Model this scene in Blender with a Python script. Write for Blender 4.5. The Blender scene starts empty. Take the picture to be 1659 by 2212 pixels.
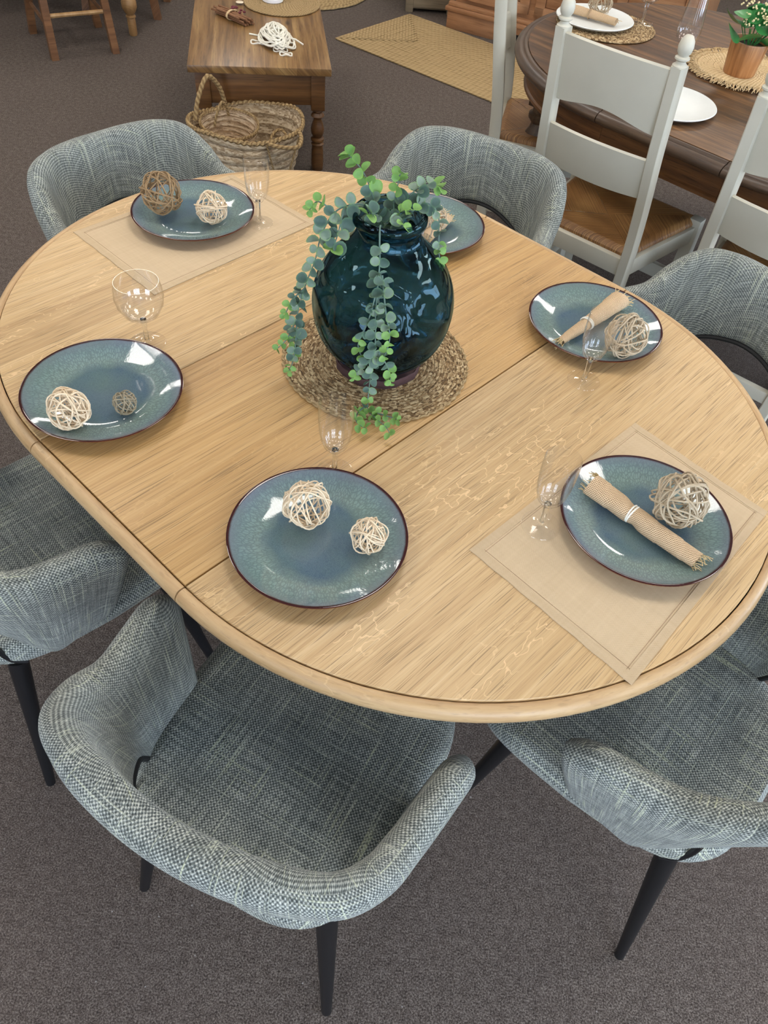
import bpy, bmesh, math, random
from mathutils import Vector, Matrix
R = math.radians
pi = math.pi
SC = bpy.context.scene
COL = SC.collection
rnd = random.Random(7)

# ------------------------------------------------------------------ camera
F_PX, W_PX = 1672.3, 1659.0
TH, RO = 49.1938 * pi / 180, 6.25575 * pi / 180
CAM_H = 1.7173
fw = Vector((0, math.cos(TH), -math.sin(TH)))
rt = Vector((1, 0, 0))
up = rt.cross(fw)
r2 = math.cos(RO) * rt + math.sin(RO) * up
u2 = -math.sin(RO) * rt + math.cos(RO) * up
cd = bpy.data.cameras.new('camera')
cam = bpy.data.objects.new('camera', cd)
COL.objects.link(cam)
cd.sensor_fit = 'HORIZONTAL'
cd.sensor_width = 36
cd.lens = 36 * F_PX / W_PX
cd.clip_start = 0.05
M = Matrix((r2, u2, -fw)).transposed().to_4x4()
M.translation = Vector((0, 0, CAM_H))
cam.matrix_world = M
SC.camera = cam

# ------------------------------------------------------------------ light and exposure
SC.view_settings.view_transform = 'Standard'
SC.view_settings.look = 'None'
SC.view_settings.gamma = 1
SC.view_settings.use_curve_mapping = False
SC.view_settings.exposure = -0.12
PANEL_E = 17.0        # ceiling panels, radiance
WIN_E = 12.0           # daylight in the shop windows
wd = bpy.data.worlds.new('world')
SC.world = wd
wd.use_nodes = True
wd.node_tree.nodes['Background'].inputs[0].default_value = (0.75, 0.85, 1.0, 1)
wd.node_tree.nodes['Background'].inputs[1].default_value = 1.0

CEIL = 2.75
RX0, RX1, RY0, RY1 = -5.2, 5.2, -3.4, 8.6

# ------------------------------------------------------------------ node helpers
class NT:
    def __init__(s, name):
        s.m = bpy.data.materials.new(name); s.m.use_nodes = True
        s.t = s.m.node_tree; s.t.nodes.clear()
        s.out = s.t.nodes.new('ShaderNodeOutputMaterial')
    def n(s, typ, **k):
        nd = s.t.nodes.new('ShaderNode' + typ)
        for a, b in k.items():
            if a.startswith('i_'):
                key = a[2:]
                key = int(key) if key.isdigit() else key.replace('_', ' ')
                s.put(nd.inputs[key], b)
            else: setattr(nd, a, b)
        return nd
    def put(s, sock, v):
        if isinstance(v, bpy.types.NodeSocket): s.t.links.new(v, sock)
        elif isinstance(v, bpy.types.Node): s.t.links.new(v.outputs[0], sock)
        elif isinstance(v, (tuple, list)):
            sock.default_value = tuple(v) + (1,) if (len(v) == 3 and sock.type == 'RGBA') else tuple(v)
        else: sock.default_value = v
    def math(s, op, a, b=0.0, c=0.0, clamp=False):
        nd = s.t.nodes.new('ShaderNodeMath'); nd.operation = op; nd.use_clamp = clamp
        s.put(nd.inputs[0], a); s.put(nd.inputs[1], b); s.put(nd.inputs[2], c)
        return nd.outputs[0]
    def mix(s, f, a, b, mode='MIX'):
        nd = s.t.nodes.new('ShaderNodeMix'); nd.data_type = 'RGBA'; nd.blend_type = mode
        s.put(nd.inputs[0], f); s.put(nd.inputs[6], a); s.put(nd.inputs[7], b)
        return nd.outputs[2]
    def ramp(s, f, *st):
        nd = s.t.nodes.new('ShaderNodeValToRGB'); s.put(nd.inputs[0], f)
        el = nd.color_ramp.elements
        while len(el) < len(st): el.new(0.5)
        for e, (p, c) in zip(el, st):
            e.position = p; e.color = (c, c, c, 1) if isinstance(c, (int, float)) else tuple(c) + (1,)
        return nd.outputs[0]
    def co(s, kind='Object'):
        return s.t.nodes.new('ShaderNodeTexCoord').outputs[kind]
    def sc(s, v, x, y, z=1.0, off=(0, 0, 0), rot=(0, 0, 0)):
        nd = s.t.nodes.new('ShaderNodeMapping'); s.put(nd.inputs[0], v)
        nd.inputs['Scale'].default_value = (x, y, z); nd.inputs['Location'].default_value = off
        nd.inputs['Rotation'].default_value = rot
        return nd.outputs[0]
    def noise(s, v, scale=1.0, detail=2.0, rough=0.5, dist=0.0):
        nd = s.n('TexNoise', i_Scale=scale, i_Detail=detail, i_Roughness=rough, i_Distortion=dist)
        s.put(nd.inputs['Vector'], v); return nd.outputs[0]
    def xyz(s, v):
        nd = s.t.nodes.new('ShaderNodeSeparateXYZ'); s.put(nd.inputs[0], v); return nd.outputs
    def comb(s, x, y, z=0.0):
        nd = s.t.nodes.new('ShaderNodeCombineXYZ')
        for i, q in enumerate((x, y, z)): s.put(nd.inputs[i], q)
        return nd.outputs[0]
    def bump(s, h, strength=0.3, dist=0.001):
        nd = s.n('Bump', i_Strength=strength, i_Distance=dist); s.put(nd.inputs['Height'], h); return nd.outputs[0]
    def pbr(s, col, rough=0.5, normal=None, spec=0.5, **k):
        nd = s.t.nodes.new('ShaderNodeBsdfPrincipled')
        s.put(nd.inputs['Base Color'], col); s.put(nd.inputs['Roughness'], rough)
        s.put(nd.inputs['Specular IOR Level'], spec)
        for a, b in k.items(): s.put(nd.inputs[a.replace('_', ' ')], b)
        if normal is not None: s.put(nd.inputs['Normal'], normal)
        s.t.links.new(nd.outputs[0], s.out.inputs[0]); return s.m

def lin(r, g, b):
    f = lambda c: (c / 255 / 12.92) if c / 255 <= 0.04045 else ((c / 255 + 0.055) / 1.055) ** 2.4
    return (f(r), f(g), f(b))

# ------------------------------------------------------------------ materials
def m_plain(name, c, rough=0.5, var=0.08, scale=30, bump=0.0, spec=0.5, **k):
    t = NT(name); o = t.co()
    nz = t.noise(o, scale, 3)
    c2 = tuple(x * (1 - 2 * var) for x in c); c1 = tuple(min(1, x * (1 + 2 * var)) for x in c)
    col = t.mix(nz, c2, c1)
    nrm = t.bump(t.noise(o, scale * 6, 3), bump, 0.001) if bump else None
    return t.pbr(col, rough, nrm, spec, **k)

def m_fabric():
    t = NT('tweed_fabric'); uv = t.co('UV'); x, y, z = t.xyz(uv)
    k = 2 * pi / 0.0062
    a = t.math('SINE', t.math('MULTIPLY', x, k)); b = t.math('SINE', t.math('MULTIPLY', y, k))
    w = t.math('MULTIPLY_ADD', t.math('MULTIPLY', a, b), 0.5, 0.5)
    n1 = t.noise(t.sc(uv, 330, 14), 1, 2); n2 = t.noise(t.sc(uv, 14, 330), 1, 2)
    fine = t.noise(uv, 520, 1)
    v = t.math('ADD', t.math('MULTIPLY', w, 0.34), t.math('MULTIPLY', t.math('ADD', n1, n2), 0.36))
    v = t.math('ADD', v, t.math('MULTIPLY', t.math('SUBTRACT', fine, 0.5), 0.35))
    col = t.ramp(v, (0.34, lin(36, 43, 48)), (0.53, lin(108, 114, 112)), (0.73, lin(202, 204, 194)))
    big = t.noise(uv, 9, 2)
    col = t.mix(t.math('MULTIPLY', big, 0.22), col, lin(134, 136, 118))
    s1 = t.ramp(t.noise(t.sc(uv, 290, 7), 1, 1), (0.61, 0.0), (0.68, 1.0))
    s2 = t.ramp(t.noise(t.sc(uv, 7, 290, 1, (7, 3, 0)), 1, 1), (0.64, 0.0), (0.71, 1.0))
    brk = t.ramp(t.noise(uv, 260, 1), (0.35, 0.25), (0.6, 1.0))
    sl = t.math('MULTIPLY', t.math('MAXIMUM', s1, s2), brk)
    scol = t.mix(t.noise(uv, 16, 1), lin(206, 210, 204), lin(204, 208, 156))
    col = t.mix(t.math('MULTIPLY', sl, 0.72), col, scol)
    return t.pbr(col, 0.9, t.bump(t.math('ADD', w, sl), 0.55, 0.0012), 0.25, Sheen_Weight=0.15)

def m_wood(name, base, dark, light, vec='Object', grain=(3, 90), pore=(26, 420), planks=0.0, fleck=0.0, rough=0.42,
           knots=0.0, porestr=0.6, band=0.5, spec=0.5, rot=0.0):
    """grain runs along X of the coordinate"""
    t = NT(name); o = t.co(vec)
    if rot: o = t.sc(o, 1, 1, 1, rot=(0, 0, rot))
    x, y, z = t.xyz(o)
    yz = t.math('ADD', y, t.math('MULTIPLY', z, 1.0))
    if planks:
        wob = t.math('MULTIPLY', t.math('SINE', t.math('MULTIPLY', y, 23)), 0.012)
        pid = t.math('FLOOR', t.math('DIVIDE', t.math('ADD', y, wob), planks))
        wn = t.n('TexWhiteNoise', noise_dimensions='1D'); t.put(wn.inputs['W'], pid)
        pv = wn.outputs[0]
        xo = t.math('ADD', x, t.math('MULTIPLY', pv, 9.0))
    else:
        pv = None; xo = x
    v = t.comb(xo, yz, 0.0)
    warp = t.noise(t.sc(v, 1.1, 6), 1, 1)
    v2 = t.comb(xo, t.math('ADD', yz, t.math('MULTIPLY', warp, 0.035)), 0.0)
    g1 = t.noise(t.sc(v2, grain[0], grain[1]), 1, 4, 0.6)
    g2 = t.noise(t.sc(v2, grain[0] * .5, grain[1] * .22), 1, 2)
    por = t.noise(t.sc(v2, pore[0], pore[1]), 1, 2, 0.6)
    mixv = t.math('ADD', t.math('MULTIPLY', g1, 0.6), t.math('MULTIPLY', g2, 0.4))
    col = t.ramp(mixv, (0.32, dark), (0.5, base), (0.68, light))
    pm = t.ramp(por, (0.33, 1.0), (0.45, 0.0))
    col = t.mix(t.math('MULTIPLY', pm, porestr), col, tuple(c * .45 for c in dark))
    if pv is not None:
        col = t.mix(1.0, col, t.ramp(pv, (0, (0.86, .84, .82)), (1, (1.0, 1.0, 1.0))), 'MULTIPLY')
    if fleck:
        f = t.noise(t.sc(v, 22, 48), 1, 2, 0.4)
        ln = t.math('ABSOLUTE', t.math('SUBTRACT', f, 0.5))
        ln = t.ramp(ln, (0.004, 1.0), (0.017, 0.0))
        msk = t.ramp(t.noise(t.sc(v, 2.4, 6.5, 1, (3, 5, 0)), 1, 1), (0.50, 0.0), (0.60, 1.0))
        col = t.mix(t.math('MULTIPLY', t.math('MULTIPLY', ln, msk), fleck), col, tuple(min(1, c * 1.35) for c in light))
    if knots:
        kv = t.n('TexVoronoi', i_Scale=1.0); t.put(kv.inputs['Vector'], t.sc(v, 2.2, 6))
        kk = t.ramp(kv.outputs[0], (0.03, 1.0), (0.09, 0.0))
        col = t.mix(t.math('MULTIPLY', kk, knots), col, tuple(c * .4 for c in dark))
    if band:
        bl = t.ramp(t.noise(t.sc(v, 1.1, 5), 1, 2), (0.3, (0.86, .84, .80)), (0.7, (1, 1, 1)))
        col = t.mix(band, col, bl, 'MULTIPLY')
    return t.pbr(col, rough, t.bump(t.math('SUBTRACT', g1, t.math('MULTIPLY', pm, 0.6)), 0.22, 0.0006), spec)

def m_weave(name, c1, c2, pitch, vec='UV', rough=0.9, contrast=0.6, bump=0.5, gap=None):
    t = NT(name); uv = t.co(vec); x, y, z = t.xyz(uv)
    k = 2 * pi / pitch
    d = t.math('MULTIPLY', t.math('SUBTRACT', t.noise(uv, 40, 2), 0.5), pitch * 1.2)
    a = t.math('SINE', t.math('MULTIPLY', t.math('ADD', x, d), k)); b = t.math('SINE', t.math('MULTIPLY', t.math('ADD', y, d), k))
    if gap is None:
        w = t.math('MULTIPLY_ADD', t.math('MULTIPLY', a, b), 0.5, 0.5)
    else:
        w = t.math('MULTIPLY_ADD', t.math('MAXIMUM', a, b), 0.5, 0.5)
    n = t.math('ADD', t.noise(t.sc(uv, .35 / pitch, .02 / pitch), 1, 2), t.noise(t.sc(uv, .02 / pitch, .35 / pitch), 1, 2))
    v = t.math('ADD', t.math('MULTIPLY', w, contrast), t.math('MULTIPLY', n, (1 - contrast) * .5))
    if gap is None: col = t.mix(v, c1, c2)
    else: col = t.ramp(v, (0.18, gap), (0.42, c1), (0.75, c2))
    return t.pbr(col, rough, t.bump(w, bump, pitch * .3), 0.2)

def m_rope(name, c1, c2, pitch=0.006, rough=0.8, c3=None):
    """UV: x along strand (m), y around 0..1"""
    t = NT(name); uv = t.co('UV'); x, y, z = t.xyz(uv)
    ph = t.math('ADD', t.math('MULTIPLY', x, 2 * pi / pitch), t.math('MULTIPLY', y, 4 * pi))
    s = t.math('MULTIPLY_ADD', t.math('SINE', ph), 0.5, 0.5)
    n = t.noise(t.co(), 160, 3); nb = t.noise(t.co(), 14, 2)
    col = t.mix(t.math('ADD', t.math('MULTIPLY', s, 0.55), t.math('MULTIPLY', t.math('SUBTRACT', n, .2), 0.55)), c1, c2)
    if c3: col = t.mix(t.ramp(nb, (0.4, 0.0), (0.7, 0.6)), col, c3)
    return t.pbr(col, rough, t.bump(t.math('ADD', s, n), 0.6, 0.0015), 0.3)

def m_fibre(name, c0=(62, 44, 26), c1=(142, 112, 74), c2=(214, 190, 148), su=140, sv=3.2):
    t = NT(name); o = t.co(); uv = t.co('UV')
    vo = t.n('TexVoronoi', i_Scale=1.0); t.put(vo.inputs['Vector'], t.sc(uv, su, sv))
    rv = t.xyz(vo.outputs['Color'])[0]
    n = t.noise(o, 330, 3, .7); nb = t.noise(o, 20, 2)
    v = t.math('ADD', t.math('MULTIPLY', rv, .45), t.math('MULTIPLY', n, .55))
    c = t.ramp(v, (0.25, lin(*c0)), (0.45, lin(*c1)), (0.72, lin(*c2)))
    c = t.mix(t.math('MULTIPLY', nb, .3), c, lin(*c1))
    return t.pbr(c, .75, t.bump(v, .9, .003), .3)

def m_rush():
    t = NT('rush_seat'); uv = t.co('UV'); x, y, z = t.xyz(uv)
    n = t.noise(t.sc(uv, 300, 8), 1, 2); o = t.co(); b = t.noise(o, 9, 2)
    v = t.math('ADD', t.math('MULTIPLY', n, .7), t.math('MULTIPLY', b, .3))
    c = t.ramp(v, (0.33, lin(74, 46, 22)), (0.5, lin(136, 94, 52)), (0.68, lin(190, 148, 92)))
    return t.pbr(c, .45, t.bump(n, .7, .002), .5)

def m_glaze():
    t = NT('reactive_glaze'); o = t.co(); x, y, z = t.xyz(o)
    r = t.math('SQRT', t.math('ADD', t.math('MULTIPLY', x, x), t.math('MULTIPLY', y, y)))
    an = t.math('ARCTAN2', y, x)
    oi = t.n('ObjectInfo').outputs['Random']
    vo = t.n('TexVoronoi', feature='DISTANCE_TO_EDGE', i_Scale=1.0)
    pol = t.comb(t.math('MULTIPLY', an, 26), t.math('MULTIPLY', r, 110), oi)
    t.put(vo.inputs['Vector'], pol)
    cell = t.ramp(vo.outputs['Distance'], (0.02, 0.0), (0.22, 1.0))
    vf = t.n('TexVoronoi', feature='DISTANCE_TO_EDGE', i_Scale=420.0); t.put(vf.inputs['Vector'], o)
    fine = t.ramp(vf.outputs['Distance'], (0.0, 0.0), (0.25, 1.0))
    wob = t.math('MULTIPLY_ADD', t.noise(o, 22, 2), 0.018, r)
    base = t.ramp(t.math('DIVIDE', wob, 0.15),
                  (0.0, lin(92, 108, 116)), (0.52, lin(74, 94, 110)), (0.68, lin(110, 122, 120)),
                  (0.86, lin(98, 112, 118)), (0.965, lin(106, 110, 122)))
    base = t.mix(t.math('MULTIPLY', t.ramp(t.noise(o, 11, 3), (0.42, 0), (0.7, 1)), 0.45), base, lin(96, 118, 98))
    ring = t.ramp(t.math('DIVIDE', wob, 0.15), (0.55, 0.0), (0.68, 1.0), (0.84, 0.8), (0.95, 0.1))
    c = t.mix(t.math('MULTIPLY', t.math('MULTIPLY', cell, ring), 0.38), base, lin(150, 178, 168))
    c = t.mix(t.math('MULTIPLY', fine, 0.20), c, lin(140, 166, 170))
    rim = t.ramp(t.math('DIVIDE', t.math('MULTIPLY_ADD', t.noise(o, 60, 2), 0.0016, r), 0.14), (0.962, 0.0), (0.982, 1.0))
    c = t.mix(rim, c, lin(58, 24, 22))
    low = t.ramp(z, (0.0, 1.0), (0.002, 1.0))
    geo = t.n('NewGeometry').outputs['Normal']; nz = t.xyz(geo)[2]
    und = t.ramp(nz, (0.0, 1.0), (0.02, 0.0))
    c = t.mix(und, c, t.mix(t.noise(o, 30, 2), lin(58, 32, 20), lin(128, 74, 38)))
    return t.pbr(c, 0.045, t.bump(cell, 0.03, 0.0003), 0.6)

def m_thin_glass(name='clear_glass', tint=(1, 1, 1)):
    t = NT(name)
    tr = t.n('BsdfTransparent', i_Color=tint); gl = t.n('BsdfGlossy', i_Roughness=0.07)
    bf = t.n('NewGeometry').outputs['Backfacing']
    fr = t.n('Fresnel', i_IOR=t.math('MULTIPLY_ADD', bf, 1 / 1.6 - 1.6, 1.6))
    mx = t.n('MixShader'); t.put(mx.inputs[0], t.math('MULTIPLY', fr.outputs[0], 1.0, clamp=True))
    t.put(mx.inputs[1], tr.outputs[0]); t.put(mx.inputs[2], gl.outputs[0])
    t.t.links.new(mx.outputs[0], t.out.inputs[0]); return t.m

def m_solid_glass():
    t = NT('solid_glass'); g = t.n('BsdfGlass', i_IOR=1.5, i_Roughness=0.0, i_Color=(.97, .98, .98))
    t.t.links.new(g.outputs[0], t.out.inputs[0]); return t.m

def m_vase():
    t = NT('teal_glass'); o = t.co()
    n = t.noise(o, 11, 1, 0.4, 1.0)
    b = t.bump(n, 1.0, 0.03)
    g = t.n('BsdfGlass', i_IOR=1.5, i_Roughness=0.0)
    z = t.xyz(o)[2]
    c = t.mix(t.ramp(z, (0.0, 0.0), (0.2, 1.0)), (0.44, 0.64, 0.76), (0.32, 0.47, 0.54))  # lighter tint low down imitates light refracted in the base
    t.put(g.inputs['Color'], c); t.put(g.inputs['Normal'], b)
    t.t.links.new(g.outputs[0], t.out.inputs[0]); return t.m

def m_carpet():
    t = NT('grey_brown_carpet'); o = t.co()
    n1 = t.noise(o, 300, 3, 0.8); n2 = t.noise(o, 1.3, 3); n3 = t.noise(o, 60, 2)
    v = t.math('ADD', t.math('MULTIPLY', n1, 0.86), t.math('MULTIPLY', n3, 0.14))
    c = t.ramp(v, (0.38, lin(54, 46, 42)), (0.5, lin(98, 88, 81)), (0.62, lin(146, 135, 126)))
    c = t.mix(t.math('MULTIPLY', t.ramp(n2, (0.35, 0), (0.65, 1)), 0.22), c, lin(92, 80, 76))
    lint = t.ramp(t.noise(o, 150, 0), (0.86, 0.0), (0.88, 1.0))
    c = t.mix(t.math('MULTIPLY', lint, 0.6), c, lin(190, 185, 180))
    return t.pbr(c, 0.95, t.bump(n1, 0.9, 0.004), 0.1)

def m_leaf(name, a, b, edge):
    t = NT(name); o = t.co(); x, y, z = t.xyz(o)
    oi = t.n('ObjectInfo').outputs['Random']
    n = t.noise(t.co('Object'), 90, 3)
    c = t.mix(t.math('ADD', t.math('MULTIPLY', n, .6), t.math('MULTIPLY', oi, .4)), a, b)
    d = t.math('SQRT', t.math('ADD', t.math('MULTIPLY', t.math('SUBTRACT', x, .0115), t.math('SUBTRACT', x, .0115)), t.math('MULTIPLY', y, y)))
    c = t.mix(t.ramp(d, (0.0085, 0.0), (0.0112, 0.85)), c, edge)
    return t.pbr(c, 0.55, t.bump(n, 0.3, 0.0005), 0.35, Subsurface_Weight=0.0)

def m_emit(name, c, e):
    t = NT(name); n = t.n('Emission', i_Color=c, i_Strength=e)
    t.t.links.new(n.outputs[0], t.out.inputs[0]); return t.m

MAT = {}
MAT['fabric'] = m_fabric()
MAT['black'] = m_plain('black_metal', (0.006, 0.006, 0.007), 0.38, 0.02, 20)
MAT['trim'] = m_plain('black_piping', (0.01, 0.01, 0.011), 0.6, 0.02, 20)
OB, OD, OL = lin(205, 171, 122), lin(186, 150, 102), lin(218, 188, 142)
MAT['oak'] = m_wood('oak_top', OB, OD, OL, planks=0.105, fleck=0.5, grain=(1.6, 240), pore=(9, 560), porestr=0.8)
MAT['oak_leaf'] = m_wood('oak_leaf_top', lin(198, 158, 102), lin(178, 136, 82), lin(212, 174, 120), planks=0.14, fleck=0.12, grain=(1.3, 190), pore=(6, 480), porestr=0.85)
MAT['oak_rim'] = m_wood('oak_rim', lin(196, 162, 118), lin(174, 138, 96), lin(212, 182, 140), 'UV', planks=0, fleck=0.35, grain=(6, 60), pore=(40, 200), porestr=0.22)
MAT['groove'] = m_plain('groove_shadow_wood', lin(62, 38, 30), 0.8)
MAT['glaze'] = m_glaze()
MAT['glass'] = m_thin_glass()
MAT['vase'] = m_vase(); MAT['solid_glass'] = m_solid_glass()
MAT['carpet'] = m_carpet()
MAT['linen'] = m_weave('linen', lin(184, 158, 124), lin(218, 196, 164), 0.0022, contrast=0.35, bump=0.35)
MAT['linen_hem'] = m_weave('linen_hem', lin(178, 152, 118), lin(212, 190, 158), 0.0022, contrast=0.35, bump=0.35)
MAT['stitch'] = m_plain('stitching', lin(138, 110, 82), 0.8)
MAT['burlap'] = m_weave('burlap', lin(176, 142, 108), lin(216, 188, 152), 0.0034, contrast=0.75, bump=0.8, gap=lin(92, 64, 44))
MAT['twine'] = m_rope('twine', lin(180, 150, 100), lin(226, 206, 160), 0.003)
MAT['seagrass'] = m_fibre('seagrass')
MAT['jute'] = m_rope('jute_braid', lin(136, 112, 76), lin(194, 168, 122), 0.03, c3=lin(172, 146, 104))
MAT['straw'] = m_rope('straw_braid', lin(130, 106, 70), lin(182, 156, 114), 0.014)
MAT['raffia'] = m_rope('pale_raffia', lin(186, 154, 108), lin(232, 208, 166), 0.014)
MAT['palm'] = m_fibre('palm_weave', (120, 96, 70), (176, 152, 120), (216, 198, 168), 60, 34)
MAT['palm_rope'] = m_rope('palm_rope', lin(104, 78, 48), lin(186, 158, 112), 0.02)
MAT['vine_pale'] = m_plain('pale_vine', lin(222, 200, 168), 0.6, 0.12, 60)
MAT['vine_grey'] = m_plain('greyish_vine', lin(184, 166, 138), 0.65, 0.16, 60)
MAT['vine_brown'] = m_plain('brown_vine', lin(150, 122, 86), 0.65, 0.16, 60)
MAT['vine_olive'] = m_plain('olive_vine', lin(152, 138, 112), 0.65, 0.16, 60)
MAT['bark'] = m_wood('bark_ring', lin(74, 46, 44), lin(42, 24, 24), lin(104, 74, 66), 'UV', grain=(2, 2), pore=(2, 200), rough=0.8)
MAT['leaf_dark'] = m_leaf('leaf_dark', lin(48, 74, 66), lin(92, 114, 100), lin(96, 128, 96))
MAT['leaf_mid'] = m_leaf('leaf_mid', lin(84, 110, 94), lin(140, 156, 138), lin(122, 158, 92))
MAT['leaf_lime'] = m_leaf('leaf_lime', lin(82, 126, 58), lin(136, 172, 98), lin(122, 166, 70))
MAT['stem'] = m_plain('leaf_stem', lin(92, 116, 104), 0.6)
DT = dict(grain=(2.2, 40), pore=(14, 200), porestr=0.5, rough=0.4, band=0.9, knots=0.8)
MAT['dark_wood'] = m_wood('dark_pine_top', lin(98, 68, 40), lin(46, 31, 20), lin(152, 110, 66), planks=0.14, **DT)
MAT['dark_rim'] = m_wood('dark_pine_rim', lin(82, 62, 46), lin(46, 33, 25), lin(108, 86, 64), 'UV', **DT)
MAT['dark_apron'] = m_wood('dark_pine_apron', lin(98, 62, 32), lin(44, 27, 17), lin(126, 84, 46), 'UV', **DT)
MAT['pine'] = m_wood('waxed_pine', lin(158, 116, 76), lin(104, 70, 42), lin(188, 148, 104), planks=0.12, grain=(2, 34), pore=(8, 150), porestr=0.4, rough=0.35, knots=0.9)
MAT['pine_uv'] = m_wood('waxed_pine_parts', lin(104, 70, 38), lin(64, 41, 22), lin(136, 96, 54), 'Object', grain=(2, 30), pore=(8, 150), porestr=0.4, rough=0.4, knots=0.6)
MAT['cab'] = m_wood('cabinet_pine', lin(166, 120, 84), lin(128, 86, 56), lin(190, 146, 108), 'Object', grain=(2, 24), pore=(8, 120), porestr=0.3, rough=0.45)
MAT['greywood'] = m_wood('limed_wood', lin(134, 120, 98), lin(100, 88, 70), lin(160, 146, 124), 'Object', grain=(2, 24), pore=(8, 120), porestr=0.3, rough=0.7)
MAT['chairwood'] = m_wood('chair_oak', lin(122, 84, 54), lin(84, 54, 32), lin(150, 108, 72), 'Object', grain=(2, 24), pore=(8, 120), porestr=0.3, rough=0.4)
MAT['legwood'] = m_wood('turned_pine', lin(176, 138, 92), lin(136, 100, 62), lin(200, 164, 116), 'Object', grain=(20, 3), pore=(8, 120), porestr=0.3, rough=0.4)
MAT['white_paint'] = m_plain('cream_paint', lin(192, 187, 170), 0.45, 0.03, 14)
MAT['rush'] = m_rush()
MAT['stoneware'] = m_plain('white_stoneware', lin(222, 224, 220), 0.35, 0.03, 20)
MAT['cord'] = m_plain('white_cotton_cord', lin(232, 228, 214), 0.85, 0.06, 200)
MAT['cinnamon'] = m_plain('twig_bark', lin(132, 92, 62), 0.8, 0.22, 50)
MAT['berry'] = m_plain('dried_petals', lin(96, 26, 40), 0.7, 0.15, 60)
MAT['jar'] = m_plain('white_ceramic', lin(236, 236, 240), 0.25, 0.01, 10)
MAT['shell'] = m_plain('pale_disc', lin(222, 206, 178), 0.5, 0.1, 60)
MAT['plant'] = m_plain('peperomia_leaf', lin(58, 128, 64), 0.35, 0.18, 30)
MAT['blossom'] = m_plain('cream_blossom', lin(226, 208, 160), 0.7, 0.1, 60)
MAT['potwood'] = m_wood('pot_wood', lin(170, 116, 70), lin(134, 86, 48), lin(192, 140, 92), 'UV', grain=(5, 8), pore=(60, 10), porestr=0.4, rough=0.35)
MAT['soil'] = m_plain('dark_soil', (0.02, 0.015, 0.01), 0.9)
MAT['wall'] = m_plain('wall_paint', (0.40, 0.37, 0.33), 0.8, 0.02, 3)
MAT['ceil'] = m_plain('ceiling_tile', (0.55, 0.54, 0.52), 0.85, 0.02, 6)
MAT['white_metal'] = m_plain('white_metal', (0.7, 0.7, 0.7), 0.4)
MAT['panel'] = m_emit('lit_panel', (1.0, 0.95, 0.88), PANEL_E)
MAT['daylight'] = m_emit('daylight_sky', (0.66, 0.80, 1.0), WIN_E)
MAT['painted_shade'] = m_plain('painted_recess_shade', (0.01, 0.008, 0.007), 0.9)

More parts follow.
